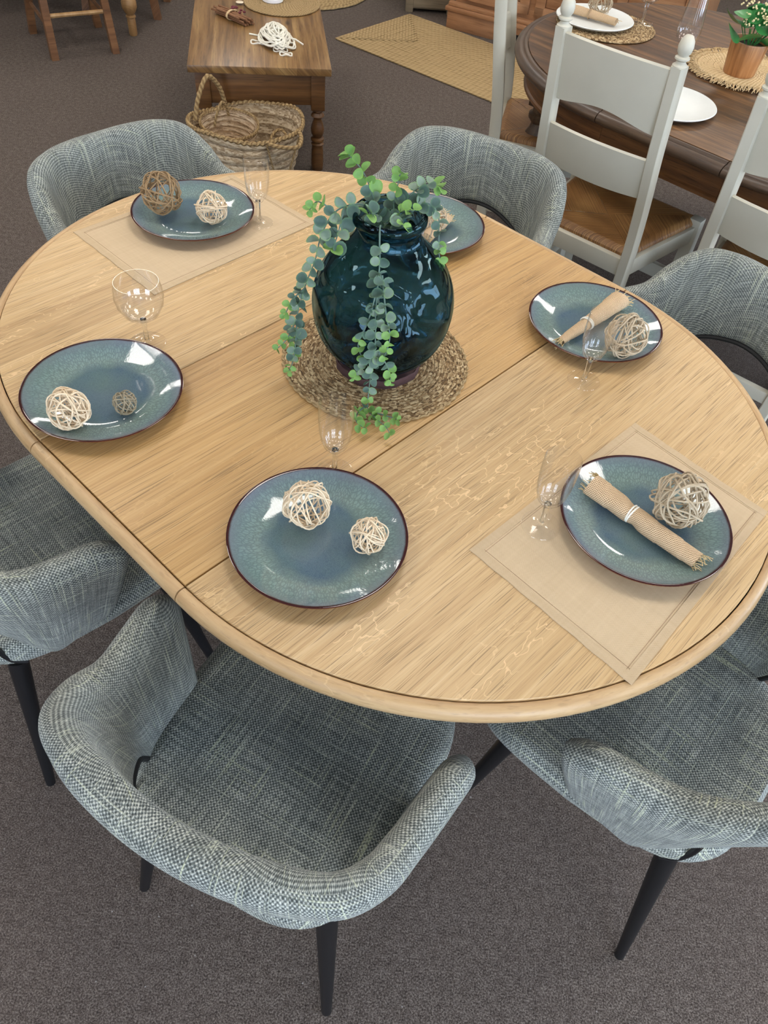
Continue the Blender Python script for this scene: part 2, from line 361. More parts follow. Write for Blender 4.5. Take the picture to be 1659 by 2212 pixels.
# ------------------------------------------------------------------ mesh helpers
class MB:
    def __init__(s): s.v = []; s.f = []; s.uv = []; s.mi = []
    def add(s, vs, fs, uvs=None, mi=0):
        o = len(s.v); s.v += [tuple(p) for p in vs]
        for i, f in enumerate(fs):
            s.f.append([o + k for k in f]); s.mi.append(mi)
            s.uv.append([uvs[k] for k in f] if (uvs and not isinstance(uvs[0], list)) else (uvs[i] if uvs else [(vs[k][0], vs[k][1] + vs[k][2]) for k in f]))
        return s
    def box(s, x0, x1, y0, y1, z0, z1, c=0.0, M=None):
        c = min(c, (x1 - x0) * .45, (y1 - y0) * .45, (z1 - z0) * .45)
        if c <= 0:
            vs = [(x, y, z) for z in (z0, z1) for y in (y0, y1) for x in (x0, x1)]
            fs = [(0, 2, 3, 1), (4, 5, 7, 6), (0, 1, 5, 4), (2, 6, 7, 3), (0, 4, 6, 2), (1, 3, 7, 5)]
        else:
            bm = bmesh.new(); bmesh.ops.create_cube(bm, size=1)
            for v in bm.verts:
                v.co = Vector((x0 + (v.co.x + .5) * (x1 - x0), y0 + (v.co.y + .5) * (y1 - y0), z0 + (v.co.z + .5) * (z1 - z0)))
            bmesh.ops.bevel(bm, geom=bm.edges[:], offset=c, segments=2, affect='EDGES', profile=.6)
            bm.verts.index_update(); vs = [v.co.copy() for v in bm.verts]; fs = [[v.index for v in f.verts] for f in bm.faces]; bm.free()
        if M is not None: vs = [M @ Vector(v) for v in vs]
        return s.add([tuple(v) for v in vs], fs)
    def lathe(s, prof, n=32, cx=0, cy=0, cz=0, ang=2 * pi, fx=1, fy=1, uvs=1.0):
        vs = []; uv = []
        L = [0]
        for a, b in zip(prof[:-1], prof[1:]): L.append(L[-1] + math.hypot(b[0] - a[0], b[1] - a[1]))
        for i in range(n + 1):
            a = ang * i / n
            for j, (r, z) in enumerate(prof):
                vs.append((cx + fx * r * math.cos(a), cy + fy * r * math.sin(a), cz + z)); uv.append((a * uvs, L[j]))
        m = len(prof); fs = []
        for i in range(n):
            for j in range(m - 1):
                fs.append((i * m + j, (i + 1) * m + j, (i + 1) * m + j + 1, i * m + j + 1))
        return s.add(vs, fs, uv)
    def tube(s, pts, r, n=6, closed=False, cap=True, rf=None, flat=1.0, u0=0.0):
        P = [Vector(p) for p in pts]; N = len(P)
        if N < 2: return s
        prev = None; vs = []; uv = []; L = u0
        for i in range(N):
            if closed: t = P[(i + 1) % N] - P[i - 1]
            else: t = P[min(i + 1, N - 1)] - P[max(i - 1, 0)]
            if t.length < 1e-9: t = Vector((0, 0, 1))
            t.normalize()
            if prev is None:
                ref = Vector((0, 0, 1)) if abs(t.z) < .9 else Vector((1, 0, 0))
                a = (ref - t * ref.dot(t)).normalized()
            else:
                a = prev - t * prev.dot(t)
                a = a.normalized() if a.length > 1e-6 else t.orthogonal().normalized()
            prev = a; b = t.cross(a)
            rr = r * (rf(i / (N - 1)) if rf else 1)
            if i: L += (P[i] - P[i - 1]).length
            for k in range(n + 1):
                q = 2 * pi * k / n
                vs.append(P[i] + a * math.cos(q) * rr * flat + b * math.sin(q) * rr); uv.append((L, k / n))
        m = n + 1; fs = []
        for i in range(N - 1 + (1 if closed else 0)):
            i2 = (i + 1) % N
            for k in range(n): fs.append((i * m + k, i * m + k + 1, i2 * m + k + 1, i2 * m + k))
        if cap and not closed:
            fs.append(tuple(range(n - 1, -1, -1))); fs.append(tuple((N - 1) * m + k for k in range(n)))
        return s.add([tuple(v) for v in vs], fs, uv)
    def grid(s, rows, uvr, closed_u=False):
        """rows: list of equal-length rows of points"""
        m = len(rows[0]); vs = [p for r_ in rows for p in r_]; uv = [q for r_ in uvr for q in r_]
        fs = []
        for i in range(len(rows) - 1 + (1 if closed_u else 0)):
            i2 = (i + 1) % len(rows)
            for j in range(m - 1): fs.append((i * m + j, i2 * m + j, i2 * m + j + 1, i * m + j + 1))
        return s.add(vs, fs, uv)
    def build(s, name, mat, parent=None, smooth=True, weld=True, loc=None, rz=None):
        me = bpy.data.meshes.new(name)
        me.from_pydata(s.v, [], s.f)
        ul = me.uv_layers.new(name='UVMap')
        k = 0; buf = [0.0] * (2 * len(me.loops))
        for i, f in enumerate(s.f):
            for q in s.uv[i]:
                buf[k] = q[0]; buf[k + 1] = q[1]; k += 2
        ul.data.foreach_set('uv', buf)
        for m_ in (mat if isinstance(mat, list) else [mat]): me.materials.append(MAT[m_] if isinstance(m_, str) else m_)
        if isinstance(mat, list): me.polygons.foreach_set('material_index', s.mi)
        if weld:
            bm = bmesh.new(); bm.from_mesh(me); bmesh.ops.remove_doubles(bm, verts=bm.verts, dist=1e-5)
            bmesh.ops.recalc_face_normals(bm, faces=bm.faces); bm.to_mesh(me); bm.free()
        if smooth: me.polygons.foreach_set('use_smooth', [True] * len(me.polygons))
        if smooth: me.set_sharp_from_angle(angle=R(42))
        me.update()
        o = bpy.data.objects.new(name, me); COL.objects.link(o)
        if parent: o.parent = parent
        if loc: o.location = loc
        if rz is not None: o.rotation_euler = (0, 0, rz)
        return o

def tag(o, label=None, cat=None, group=None, kind=None):
    if label: o['label'] = label
    if cat: o['category'] = cat
    if group: o['group'] = group
    if kind: o['kind'] = kind
    return o
def thing(name, label, cat, loc=(0, 0, 0), rz=0.0, group=None):
    o = bpy.data.objects.new(name, None); COL.objects.link(o); o.empty_display_size = .05
    o.location = loc; o.rotation_euler = (0, 0, rz); return tag(o, label, cat, group)
def copy_tree(o, parent=None):
    c = o.copy(); COL.objects.link(c)
    if parent: c.parent = parent
    for ch in list(o.children): copy_tree(ch, c)
    return c
def cr(c, n):
    """catmull-rom through points"""
    o = []; N = len(c); c = [Vector(p) for p in c]
    for i in range(N - 1):
        p0 = c[max(i - 1, 0)]; p1 = c[i]; p2 = c[i + 1]; p3 = c[min(i + 2, N - 1)]
        for k in range(n):
            u = k / n
            o.append(.5 * ((2 * p1) + (-p0 + p2) * u + (2 * p0 - 5 * p1 + 4 * p2 - p3) * u * u + (-p0 + 3 * p1 - 3 * p2 + p3) * u ** 3))
    o.append(c[-1]); return o

# ------------------------------------------------------------------ room
def quad(name, x0, x1, y0, y1, z0, z1, mat, kind='structure'):
    o = MB().box(x0, x1, y0, y1, z0, z1).build(name, mat, smooth=False); o['kind'] = kind; return o
quad('floor', RX0, RX1, RY0, RY1, -.08, 0, 'carpet')
quad('wall_back', RX0, RX1, RY1, RY1 + .1, 0, CEIL, 'wall')
quad('wall_left', RX0 - .1, RX0, RY0, RY1, 0, CEIL, 'wall')
quad('ceiling', RX0, RX1, RY0, RY1, CEIL, CEIL + .08, 'ceil')
def wall_windows(name, wins, axis, pos, a0, a1, idx):
    """wall with openings; axis 'x': wall plane at x=pos running along y; 'y': plane at y=pos running along x"""
    m = MB()
    def seg(u0, u1, z0, z1):
        if axis == 'x': m.box(pos, pos + .1, u0, u1, z0, z1)
        else: m.box(u0, u1, pos - .1, pos, z0, z1)
    cur = a0
    for (u0, u1, z0, z1) in wins:
        seg(cur, u0, 0, CEIL); seg(u0, u1, 0, z0); seg(u0, u1, z1, CEIL); cur = u1
    seg(cur, a1, 0, CEIL)
    m.build(name, 'wall', smooth=False)['kind'] = 'structure'
    for (u0, u1, z0, z1) in wins:
        w = bpy.data.objects.new('window_%d' % idx, None); COL.objects.link(w); w['kind'] = 'structure'; idx += 1
        fm = MB(); t = .05
        def fb(a, b, c, d):
            if axis == 'x': fm.box(pos - .01, pos + .06, a, b, c, d)
            else: fm.box(a, b, pos - .06, pos + .01, c, d)
        fb(u0, u1, z0, z0 + t); fb(u0, u1, z1 - t, z1); fb(u0, u0 + t, z0, z1); fb(u1 - t, u1, z0, z1)
        mid = (u0 + u1) / 2; fb(mid - t / 2, mid + t / 2, z0, z1)
        fm.build('window_frame', 'white_metal', w, smooth=False)
        dm = MB()
        if axis == 'x': dm.box(pos + .07, pos + .08, u0, u1, z0, z1)
        else: dm.box(u0, u1, pos - .08, pos - .07, z0, z1)
        dm.build('window_pane', 'daylight', w, smooth=False)
    return idx
ix = wall_windows('wall_right', [(-2.6, -.4, .5, 2.3), (0.5, 2.7, .5, 2.3)], 'x', RX1, RY0, RY1, 1)
wall_windows('wall_front', [(-3.6, -1.4, .5, 2.3), (0.6, 3.6, .4, 2.4)], 'y', RY0, RX0, RX1, ix)
# ceiling light panels, a regular grid of 60 cm squares
first = None
for ixp, px in enumerate((-3.45, -1.65, .15, 1.95, 3.75)):
    for iyp, py in enumerate((-1.9, 1.7, 3.85, 6.2)):
        if first is None:
            first = thing('ceiling_light', 'square white ceiling light panel set in the ceiling, out of view overhead', 'light', (px, py, CEIL - .012), 0, 'ceiling light panels')
            m = MB()
            for a in ((-.31, .31, -.31, -.295), (-.31, .31, .295, .31), (-.31, -.295, -.31, .31), (.295, .31, -.31, .31)): m.box(a[0], a[1], a[2], a[3], -.004, .011)
            m.build('frame', 'white_metal', first, smooth=False)
            MB().box(-.295, .295, -.295, .295, .002, .008).build('diffuser', 'panel', first, smooth=False)
        else:
            c = copy_tree(first); c.location = (px, py, CEIL - .012)

# ------------------------------------------------------------------ oak table
TC = (-0.05615, 1.23025); TA = 0.87707; TR = 0.596; TL = 0.4088; ZT = 0.76
table = thing('dining_table', 'large light oak extending dining table with rounded ends and a dark groove inside its rim', 'table', (TC[0], TC[1], 0), TA)
def half_outline(sgn, off, n=56):
    return [((TR + off) * math.cos(a), sgn * (TL / 2 + (TR + off) * math.sin(a))) for a in [pi * i / n for i in range(n + 1)]]
G = .0012
for sgn, nm in ((1, 'tabletop_half'), (-1, 'tabletop_half')):
    o = half_outline(sgn, -.0008)
    o = [(x, y if abs(y) > TL / 2 + G else sgn * (TL / 2 + G)) for x, y in o]
    n = len(o); vs = [(x, y, ZT - .022) for x, y in o] + [(x, y, ZT - .0015) for x, y in o]
    ins = []
    for x, y in o:
        k = 1 - .0012 / TR
        yy = sgn * max(abs(y) - .001, TL / 2 + G + .001) if abs(abs(y) - TL / 2 - G) > 1e-6 else y + sgn * .001
        ins.append((x * k, yy, ZT))
    vs += ins
    fs = [tuple(range(n - 1, -1, -1)), tuple(range(2 * n, 3 * n))]
    for l in (0, 1):
        for i in range(n): fs.append((l * n + i, l * n + (i + 1) % n, (l + 1) * n + (i + 1) % n, (l + 1) * n + i))
    MB().add(vs, fs).build(nm, 'oak', table)
MB().box(-TR + .0008, TR - .0008, -TL / 2 + G, TL / 2 - G, ZT - .022, ZT, .001).build('table_leaf', 'oak_leaf', table)
# rim moulding: bullnose in four pieces following the outline
PR = [(.0012, -.030), (.0012, -.0035), (.0028, -.0018), (.008, -.0012), (.013, -.0025), (.0175, -.0062), (.0205, -.012), (.0212, -.018), (.0195, -.026), (.015, -.033), (.008, -.036), (.0012, -.036)]
def rim_piece(path, nor, name='rim_moulding'):
    m = MB(); rows = []; uvr = []; L = 0
    for i, (p, q) in enumerate(zip(path, nor)):
        if i: L += math.hypot(p[0] - path[i - 1][0], p[1] - path[i - 1][1])
        pr = PR + [PR[0]]
        rows.append([(p[0] + q[0] * d, p[1] + q[1] * d, ZT + z) for d, z in pr]); uvr.append([(L, .006 * j) for j in range(len(pr))])
    m.grid(rows, uvr)
    k = len(PR)
    for ri in (0, len(rows) - 1):
        m.add(rows[ri][:k], [tuple(range(k)) if ri else tuple(range(k - 1, -1, -1))])
    return m.build(name, 'oak_rim', table)
for sgn in (1, -1):
    A = [pi * i / 60 for i in range(61)]
    A[0] += .003; A[-1] -= .003
    for s0, s1 in ((0, 20), (20, 40), (40, 60)):
        seg = A[s0:s1 + 1]
        rim_piece([(TR * math.cos(a), sgn * (TL / 2 + TR * math.sin(a))) for a in seg], [(math.cos(a), sgn * math.sin(a)) for a in seg])
    rim_piece([(sgn * TR, -TL / 2 + .001 + (TL - .002) * i / 8) for i in range(9)], [(sgn, 0)] * 9)
# dark floor of the groove and the seams, sub-frame
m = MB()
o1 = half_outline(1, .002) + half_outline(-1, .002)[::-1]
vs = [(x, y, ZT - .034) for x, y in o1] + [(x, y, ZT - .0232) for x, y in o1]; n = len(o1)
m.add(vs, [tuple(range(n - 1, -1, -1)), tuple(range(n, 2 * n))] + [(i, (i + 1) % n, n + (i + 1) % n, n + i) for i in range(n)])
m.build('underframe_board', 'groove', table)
m = MB()
for a in ((-.40, .40, -.42, -.395), (-.40, .40, .395, .42), (-.40, -.375, -.395, .395), (.375, .40, -.395, .395)): m.box(a[0], a[1], a[2], a[3], ZT - .12, ZT - .0345, .002)
m.build('apron', 'oak_rim', table)
for sy in (-.2, .2):
    MB().lathe([(0, .06), (.05, .06), (.055, .1), (.04, .14), (.055, .25), (.06, .36), (.04, .46), (.05, .52), (.05, ZT - .12), (0, ZT - .12)], 28, 0, sy).build('pedestal', 'oak_rim', table)
m = MB(); m.box(-.05, .05, -.36, .36, .02, .075, .01); m.build('foot_beam', 'oak_rim', table)
for sy in (-.33, .33):
    m = MB(); m.box(-.27, .27, sy - .035, sy + .035, 0, .0605, .012); m.build('foot', 'oak_rim', table)

# ------------------------------------------------------------------ upholstered chairs
T9 = [(.267, .047, .650), (.263, .0, .682), (.254, -.06, .686), (.244, -.120, .694), (.236, -.182, .738), (.208, -.236, .774), (.15, -.262, .786), (.08, -.277, .787), (0, -.284, .785)]
B9 = [(.214, .006, .435), (.213, -.03, .424), (.212, -.075, .416), (.209, -.115, .412), (.203, -.140, .448), (.188, -.172, .520), (.140, -.226, .574), (.07, -.253, .603), (0, -.257, .615)]
def sym(c): return c + [(-x, y, z) for x, y, z in c[::-1][1:]]
def make_chair():
    root = thing('upholstered_chair', 'x', 'chair')
    # --- backrest shell
    T = cr(sym(T9), 7); B = cr(sym(B9), 7); N = len(T)
    rows = []; uvr = []; L = 0; S = 22
    for i in range(N):
        t = T[min(i + 1, N - 1)] - T[max(i - 1, 0)] + B[min(i + 1, N - 1)] - B[max(i - 1, 0)]
        t.z = 0; t.normalize(); out = Vector((-t.y, t.x, 0))
        if out.dot(Vector((T[i].x, T[i].y + .05, 0))) < 0: out = -out
        e = min(i, N - 1 - i)
        k = math.sqrt(max(0, 1 - (1 - min(e, 5) / 5) ** 2)) * .93 + .07 if e < 5 else 1
        up_ = T[i] - B[i]; H = up_.length; ud = up_.normalized(); od = (out - ud * out.dot(ud)).normalized()
        if i: L += ((T[i] + B[i]) / 2 - (T[i - 1] + B[i - 1]) / 2).length
        ht = .031 * k; hb = .015 * k
        mid = (T[i] + B[i]) / 2
        row = []; uu = []
        for s in range(S):
            q = 2 * pi * s / S
            # superellipse: sv along the height, so across
            cv, sv = math.cos(q), math.sin(q)
            a = math.copysign(abs(cv) ** .35, cv); b = math.copysign(abs(sv) ** .8, sv)
            hh = H / 2 * (1 if k > .99 else (.90 + .10 * k))
            th = hb + (ht - hb) * (a + 1) / 2 * 1.0
            bulge = .010 * (1 - a * a)
            # crown narrows to a round top
            p = mid + ud * (a * hh) + od * (b * th + bulge * .6 + .006 * k * max(0, a))
            row.append(tuple(p))
        row.append(row[0]); v_ = 0.0; uu = [(L * 1.15, 0.0)]
        for q0, q1 in zip(row[:-1], row[1:]):
            v_ += (Vector(q1) - Vector(q0)).length; uu.append((L * 1.15, v_))
        rows.append(row); uvr.append(uu)
    m = MB(); m.grid(rows, uvr)
    for ri in (0, N - 1): m.add(rows[ri][:S], [tuple(range(S))])
    o = m.build('backrest', 'fabric', root)
    o.data.set_sharp_from_angle(angle=R(80))
    # --- black piping round the slot
    Bp = [p + Vector((0, 0, -.004)) for p in B[26:N - 26]]
    Bp = [p + Vector((-p.x, -(p.y), 0)).normalized() * .004 for p in Bp]
    MB().tube(Bp, .006, 8).build('edge_piping', 'trim', root)
    # --- seat
    def bound(a):
        c, s = math.cos(a), math.sin(a)
        ex = 2.0 / 3.8
        x = math.copysign(abs(c) ** ex, c); y = math.copysign(abs(s) ** ex, s)
        hw = .232 if y > 0 else .232 - .022 * (-y)
        hy = .262 if y > 0 else .252
        return x * hw, y * hy
    rings = [(0.0, .470), (.25, .4695), (.5, .468), (.72, .466), (.86, .463), (.94, .457), (.985, .446), (1.0, .432), (.985, .415), (.94, .402), (.86, .394), (.5, .392), (0, .392)]
    arc = [0.0]
    for (k0, z0), (k1, z1) in zip(rings[:-1], rings[1:]): arc.append(arc[-1] + math.hypot((k1 - k0) * .235, z1 - z0) / .235)
    m = MB(); n = 64; rows = []; uvr = []
    for j, (k, z) in enumerate(rings):
        row = []; uu = []
        for i in range(n + 1):
            a = 2 * pi * i / n; x, y = bound(a)
            lift = (.026 if j < 6 else .004) * max(0, (-y * k - .12) / .11) ** 2
            side = .016 * max(0, (abs(x * k) - .14) / .09) ** 2 if y < .12 else .016 * max(0, (abs(x * k) - .14) / .09) ** 2 * max(0, 1 - (y - .12) / .06)
            row.append((x * k, y * k, z + lift + side * (1 if j < 7 else .3)))
            kk = arc[j]
            uu.append((x * kk + 3, y * kk + 3))
        rows.append(row); uvr.append(uu)
    m.grid(rows, uvr)
    o = m.build('seat', 'fabric', root)
    o.data.set_sharp_from_angle(angle=R(80))
    # --- black under-frame, bracket and legs
    m = MB(); m.box(-.15, .15, -.15, .14, .374, .393, .004); m.build('seat_frame', 'black', root)
    for sx in (-1, 1):
        for ty, fy in ((-.175, -.243), (.135, .196)):
            a = Vector((sx * .168, ty, .395)); b = Vector((sx * .216, fy, 0.0))
            pts = [b + (a - b) * (k / 8) for k in range(9)]
            MB().tube(pts, .0195, 16, rf=lambda q: .5 + .5 * q).build('leg', 'black', root)
        # bracket joining shell and seat at the slot end
        pts = cr([(sx * .197, -.165, .412), (sx * .190, -.185, .43), (sx * .182, -.196, .46), (sx * .178, -.198, .492)], 5)
        MB().tube(pts, .0055, 8).build('bracket', 'black', root)
    return root
CH = [(-.666, .926, 49.48, 'grey green tweed armchair at the left edge, seat and one arm in view'),
      (-.103, .547, 65.83, 'grey green tweed armchair nearest the viewer, seen whole from behind at lower left'),
      (.501, .703, 143.04, 'grey green tweed armchair at the lower right corner, cut off by the frame'),
      (-.623, 1.810, -40.04, 'bluish grey tweed armchair at the far left, in front of the straw basket'),
      (.075, 1.949, -114.9, 'grey tweed armchair behind the teal glass vase'),
      (.640, 1.449, -144.3, 'grey tweed armchair on the right beside the white ladder-back chairs')]
proto = None
for (x, y, h, lab) in CH:
    o = make_chair() if proto is None else copy_tree(proto)
    if proto is None: proto = o
    o.location = (x, y, 0); o.rotation_euler = (0, 0, R(h - 90))
    tag(o, lab, 'chair', 'tweed armchairs around the oak table')

# ------------------------------------------------------------------ tableware
ZM = ZT + .0022     # on a linen mat
def make_plate():
    prof_top = [(0, .0062), (.04, .0062), (.075, .0066), (.088, .0078), (.098, .0105), (.110, .0145), (.124, .0195), (.1355, .0242), (.1385, .0252), (.1400, .0246)]
    prof_bot = [(.1398, .0230), (.134, .0205), (.122, .0150), (.108, .0095), (.096, .0052), (.085, .0030), (.081, .0), (.076, .0), (.072, .0025), (0, .0028)]
    return MB().lathe(prof_top + prof_bot, 96).build('dinner_plate', 'glaze')
PL = [(-.5154, 1.6620, ZM, 'blue grey glazed plate on the far linen mat with a brown vine ball'),
      (.0241, 1.7220, ZT, 'blue grey glazed plate half hidden behind the teal vase'),
      (.3959, 1.3969, ZT, 'blue grey glazed plate at right on bare oak with a tapering burlap roll'),
      (-.5217, 1.0256, ZT, 'blue grey glazed plate at left by the wine glass, two vine balls on it'),
      (-.0977, .7489, ZT, 'blue grey glazed plate nearest the viewer with two pale vine balls at its far side'),
      (.4254, .8564, ZM, 'blue grey glazed plate on the near linen mat with a tied burlap roll')]
p0 = None
for i, (x, y, z, lab) in enumerate(PL):
    if p0 is None: o = p0 = make_plate()
    else: o = p0.copy(); COL.objects.link(o)
    o.location = (x, y, z); o.rotation_euler = (0, 0, i * 1.1)
    tag(o, lab, 'plate', 'glazed dinner plates on the oak table')

def make_flute():
    r = thing('champagne_flute', 'x', 'glass')
    MB().lathe([(.0045, .050), (.012, .055), (.0195, .065), (.0245, .080), (.0272, .098), (.0285, .120), (.0287, .140), (.0282, .1555), (.0275, .1560), (.0277, .140), (.0275, .120), (.0262, .098), (.0233, .081), (.0180, .069), (.010, .061), (0, .059)], 40).build('bowl', 'glass', r)
    MB().lathe([(.0062, .004), (.0048, .009), (.0042, .02), (.0043, .035), (.0050, .046), (.0060, .054), (0, .0555)], 20).build('stem', 'solid_glass', r)
    MB().lathe([(.0312, .0003), (.0322, .0008), (.0318, .0016), (.020, .0026), (.009, .0045), (.0064, .006)], 40).build('foot', 'glass', r)
    return r
FL = [(-.365, 1.673, ZM, 'clear flute on the far linen mat beside the plate'),
      (-.091, .903, ZT, 'clear flute standing between the seagrass mat and the nearest plate'),
      (.362, 1.223, ZT, 'clear flute in front of the right-hand plate with the burlap roll'),
      (.257, .833, ZM, 'clear flute on the near linen mat, left of its plate'),
      (.012, 1.560, ZT, 'clear flute mostly hidden behind the teal vase')]
p0 = None
for (x, y, z, lab) in FL:
    o = make_flute() if p0 is None else copy_tree(p0)
    if p0 is None: p0 = o
    o.location = (x, y, z); tag(o, lab, 'glass', 'flutes on the oak table')
def wine_glass(loc, lab, s=1.0, bowl=None, nm='wine_glass', group=None):
    r = thing(nm, lab, 'glass', loc, 0, group)
    bowl = bowl or [(.005, .055), (.018, .058), (.033, .070), (.0425, .088), (.0455, .105), (.0440, .122), (.0405, .136), (.0398, .136), (.0430, .121), (.0445, .105), (.0415, .089), (.032, .072), (.017, .0605), (0, .059)]
    MB().lathe([(a * s, b * s) for a, b in bowl], 44).build('bowl', 'glass', r)
    zb = bowl[0][1]
    MB().lathe([(a * s, b * s) for a, b in [(.0060, .004), (.0045, .01), (.0042, zb * .6), (.0060, zb), (0, zb + .001)]], 20).build('stem', 'solid_glass', r)
    MB().lathe([(a * s, b * s) for a, b in [(.0345, .0003), (.0355, .0009), (.034, .0018), (.02, .0028), (.009, .0048), (.0062, .006)]], 40).build('foot', 'glass', r)
    return r
wine_glass((-.492, 1.192, ZT), 'clear round wine glass behind the left-hand plate')

# vine balls -------------------------------------------------------
def strand(seed, mat, jag=.0, tr=.034):
    g = random.Random(seed); N = 34
    ph = [g.uniform(0, 6.28) for _ in range(4)]; tilt = g.uniform(-.32, .32)
    pts = []
    for i in range(N):
        a = 2 * pi * i / N
        rr = 1 - .10 * (0.5 + .5 * math.sin(3 * a + ph[0])) - .05 * math.sin(5 * a + ph[1])
        z = tilt + .10 * math.sin(2 * a + ph[2])
        v = Vector((math.cos(a), math.sin(a), z)).normalized() * rr * .97
        pts.append(v)
    return MB().tube(pts, tr, 5, closed=True)
STR = {}
def vine_ball(loc, rad, mat, n, lab, seed, tr=.034):
    r = thing('vine_ball', lab, 'decorative ball', loc, 0, 'woven vine balls'); g = random.Random(seed)
    for k in range(n):
        key = (mat, k % 5, tr)
        if key not in STR:
            o = strand(k % 5 + 3, mat, tr=tr).build('vine_strand', mat, r, weld=False); STR[key] = o.data
        else:
            o = bpy.data.objects.new('vine_strand', STR[key]); COL.objects.link(o); o.parent = r
        o.rotation_euler = (g.uniform(0, 6.28), g.uniform(0, 6.28), g.uniform(0, 6.28))
        s = rad * g.uniform(.74 if k % 3 == 0 else .88, .99); o.scale = (s, s, s)
    return r
def on_plate(x, y, rad, base): return (x, y, base + .0062 + rad * .985)
vine_ball(on_plate(-.580, 1.650, .0505, ZM + .005), .0505, 'vine_brown', 20, 'large brown vine ball on the far left plate', 1)
vine_ball(on_plate(-.466, 1.638, .0392, ZM), .0385, 'vine_pale', 20, 'pale vine ball on the far left plate, right of the brown one', 2, .036)
vine_ball(on_plate(-.547, .939, .0372, ZT + .003), .0372, 'vine_pale', 26, 'pale vine ball at the near left rim of the left-hand plate', 3, .040)
vine_ball(on_plate(-.469, .986, .023, ZT), .0230, 'vine_olive', 16, 'small olive brown vine ball on the left-hand plate', 4, .045)
vine_ball(on_plate(-.121, .784, .041, ZT + .001), .0410, 'vine_pale', 18, 'large loose pale vine ball on the nearest plate', 5, .034)
vine_ball(on_plate(-.020, .745, .031, ZT), .0310, 'vine_pale', 20, 'smaller pale vine ball at the right of the nearest plate', 6, .040)
vine_ball(on_plate(.474, .871, .0508, ZM), .0490, 'vine_grey', 26, 'large greyish vine ball on the plate with the tied burlap roll', 7)
vine_ball(on_plate(.440, 1.308, .0462, ZT + .004), .0455, 'vine_grey', 22, 'greyish vine ball behind the flute on the right-hand plate', 8, .036)
vine_ball(on_plate(.040, 1.712, .034, ZT), .0340, 'vine_grey', 18, 'greyish vine ball behind the vase on the half hidden plate', 9, .040)

# linen placemats ---------------------------------------------------
def linen_mat(corners, lab):
    """corners in order round the mat, world xy"""
    cx = sum(c[0] for c in corners) / 4; cy = sum(c[1] for c in corners) / 4
    r = thing('linen_placemat', lab, 'placemat', (cx, cy, ZT + .0003), 0, 'linen placemats')
    C = [Vector((c[0] - cx, c[1] - cy, 0)) for c in corners]
    W = (C[1] - C[0]).length; H = (C[3] - C[0]).length
    def P(u, v): return (C[0] * (1 - u) + C[1] * u) * (1 - v) + (C[3] * (1 - u) + C[2] * u) * v
    def patch(u0, u1, v0, v1, z0, z1, name, mat, par, n=24):
        m = MB(); rows = []; uvr = []
        for i in range(n + 1):
            u = u0 + (u1 - u0) * i / n; row = []; uu = []
            for j, (vv, zz) in enumerate([(0, z0), (0, z1 - .0003), (.01, z1), (.33, z1), (.66, z1), (.99, z1), (1, z1 - .0003), (1, z0), (0, z0)]):
                v = v0 + (v1 - v0) * vv; p = P(u, v)
                w = .0006 * math.sin(u * 31 + v * 9) + .0004 * math.sin(v * 40 + u * 5)
                row.append((p.x + w, p.y + w * .6, zz)); uu.append((u * W, v * H))
            rows.append(row); uvr.append(uu)
        m.grid(rows, uvr)
        for rr in (0, n): m.add(rows[rr][:8], [tuple(range(8))])
        return m.build(name, mat, par)
    patch(.004, .996, .006, .994, 0, .0011, 'cloth', 'linen', r)
    hu = .015 / W; hv = .015 / H
    patch(0, 1, 0, hv, 0, .0019, 'hem', 'linen_hem', r); patch(0, 1, 1 - hv, 1, 0, .0019, 'hem', 'linen_hem', r)
    patch(0, hu, hv, 1 - hv, 0, .0019, 'hem', 'linen_hem', r, 6); patch(1 - hu, 1, hv, 1 - hv, 0, .0019, 'hem', 'linen_hem', r, 6)
    m = MB()
    for q in ([(hu * 1.25, .02), (hu * 1.25, .98)], [(1 - hu * 1.25, .02), (1 - hu * 1.25, .98)], [(.02, hv * 1.25), (.98, hv * 1.25)], [(.02, 1 - hv * 1.25), (.98, 1 - hv * 1.25)]):
        a, b = P(*q[0]), P(*q[1]); pts = [a + (b - a) * k / 30 + Vector((0, 0, .0012)) for k in range(31)]
        m.tube(pts, .0003, 4)
    m.build('stitching', 'stitch', r)
linen_mat([(-.761, 1.549), (-.522, 1.349), (-.235, 1.703), (-.474, 1.891)], 'beige linen placemat under the far left plate and flute')
linen_mat([(.141, .766), (.373, .557), (.652, .919), (.449, 1.112)], 'beige linen placemat under the plate at the right front')

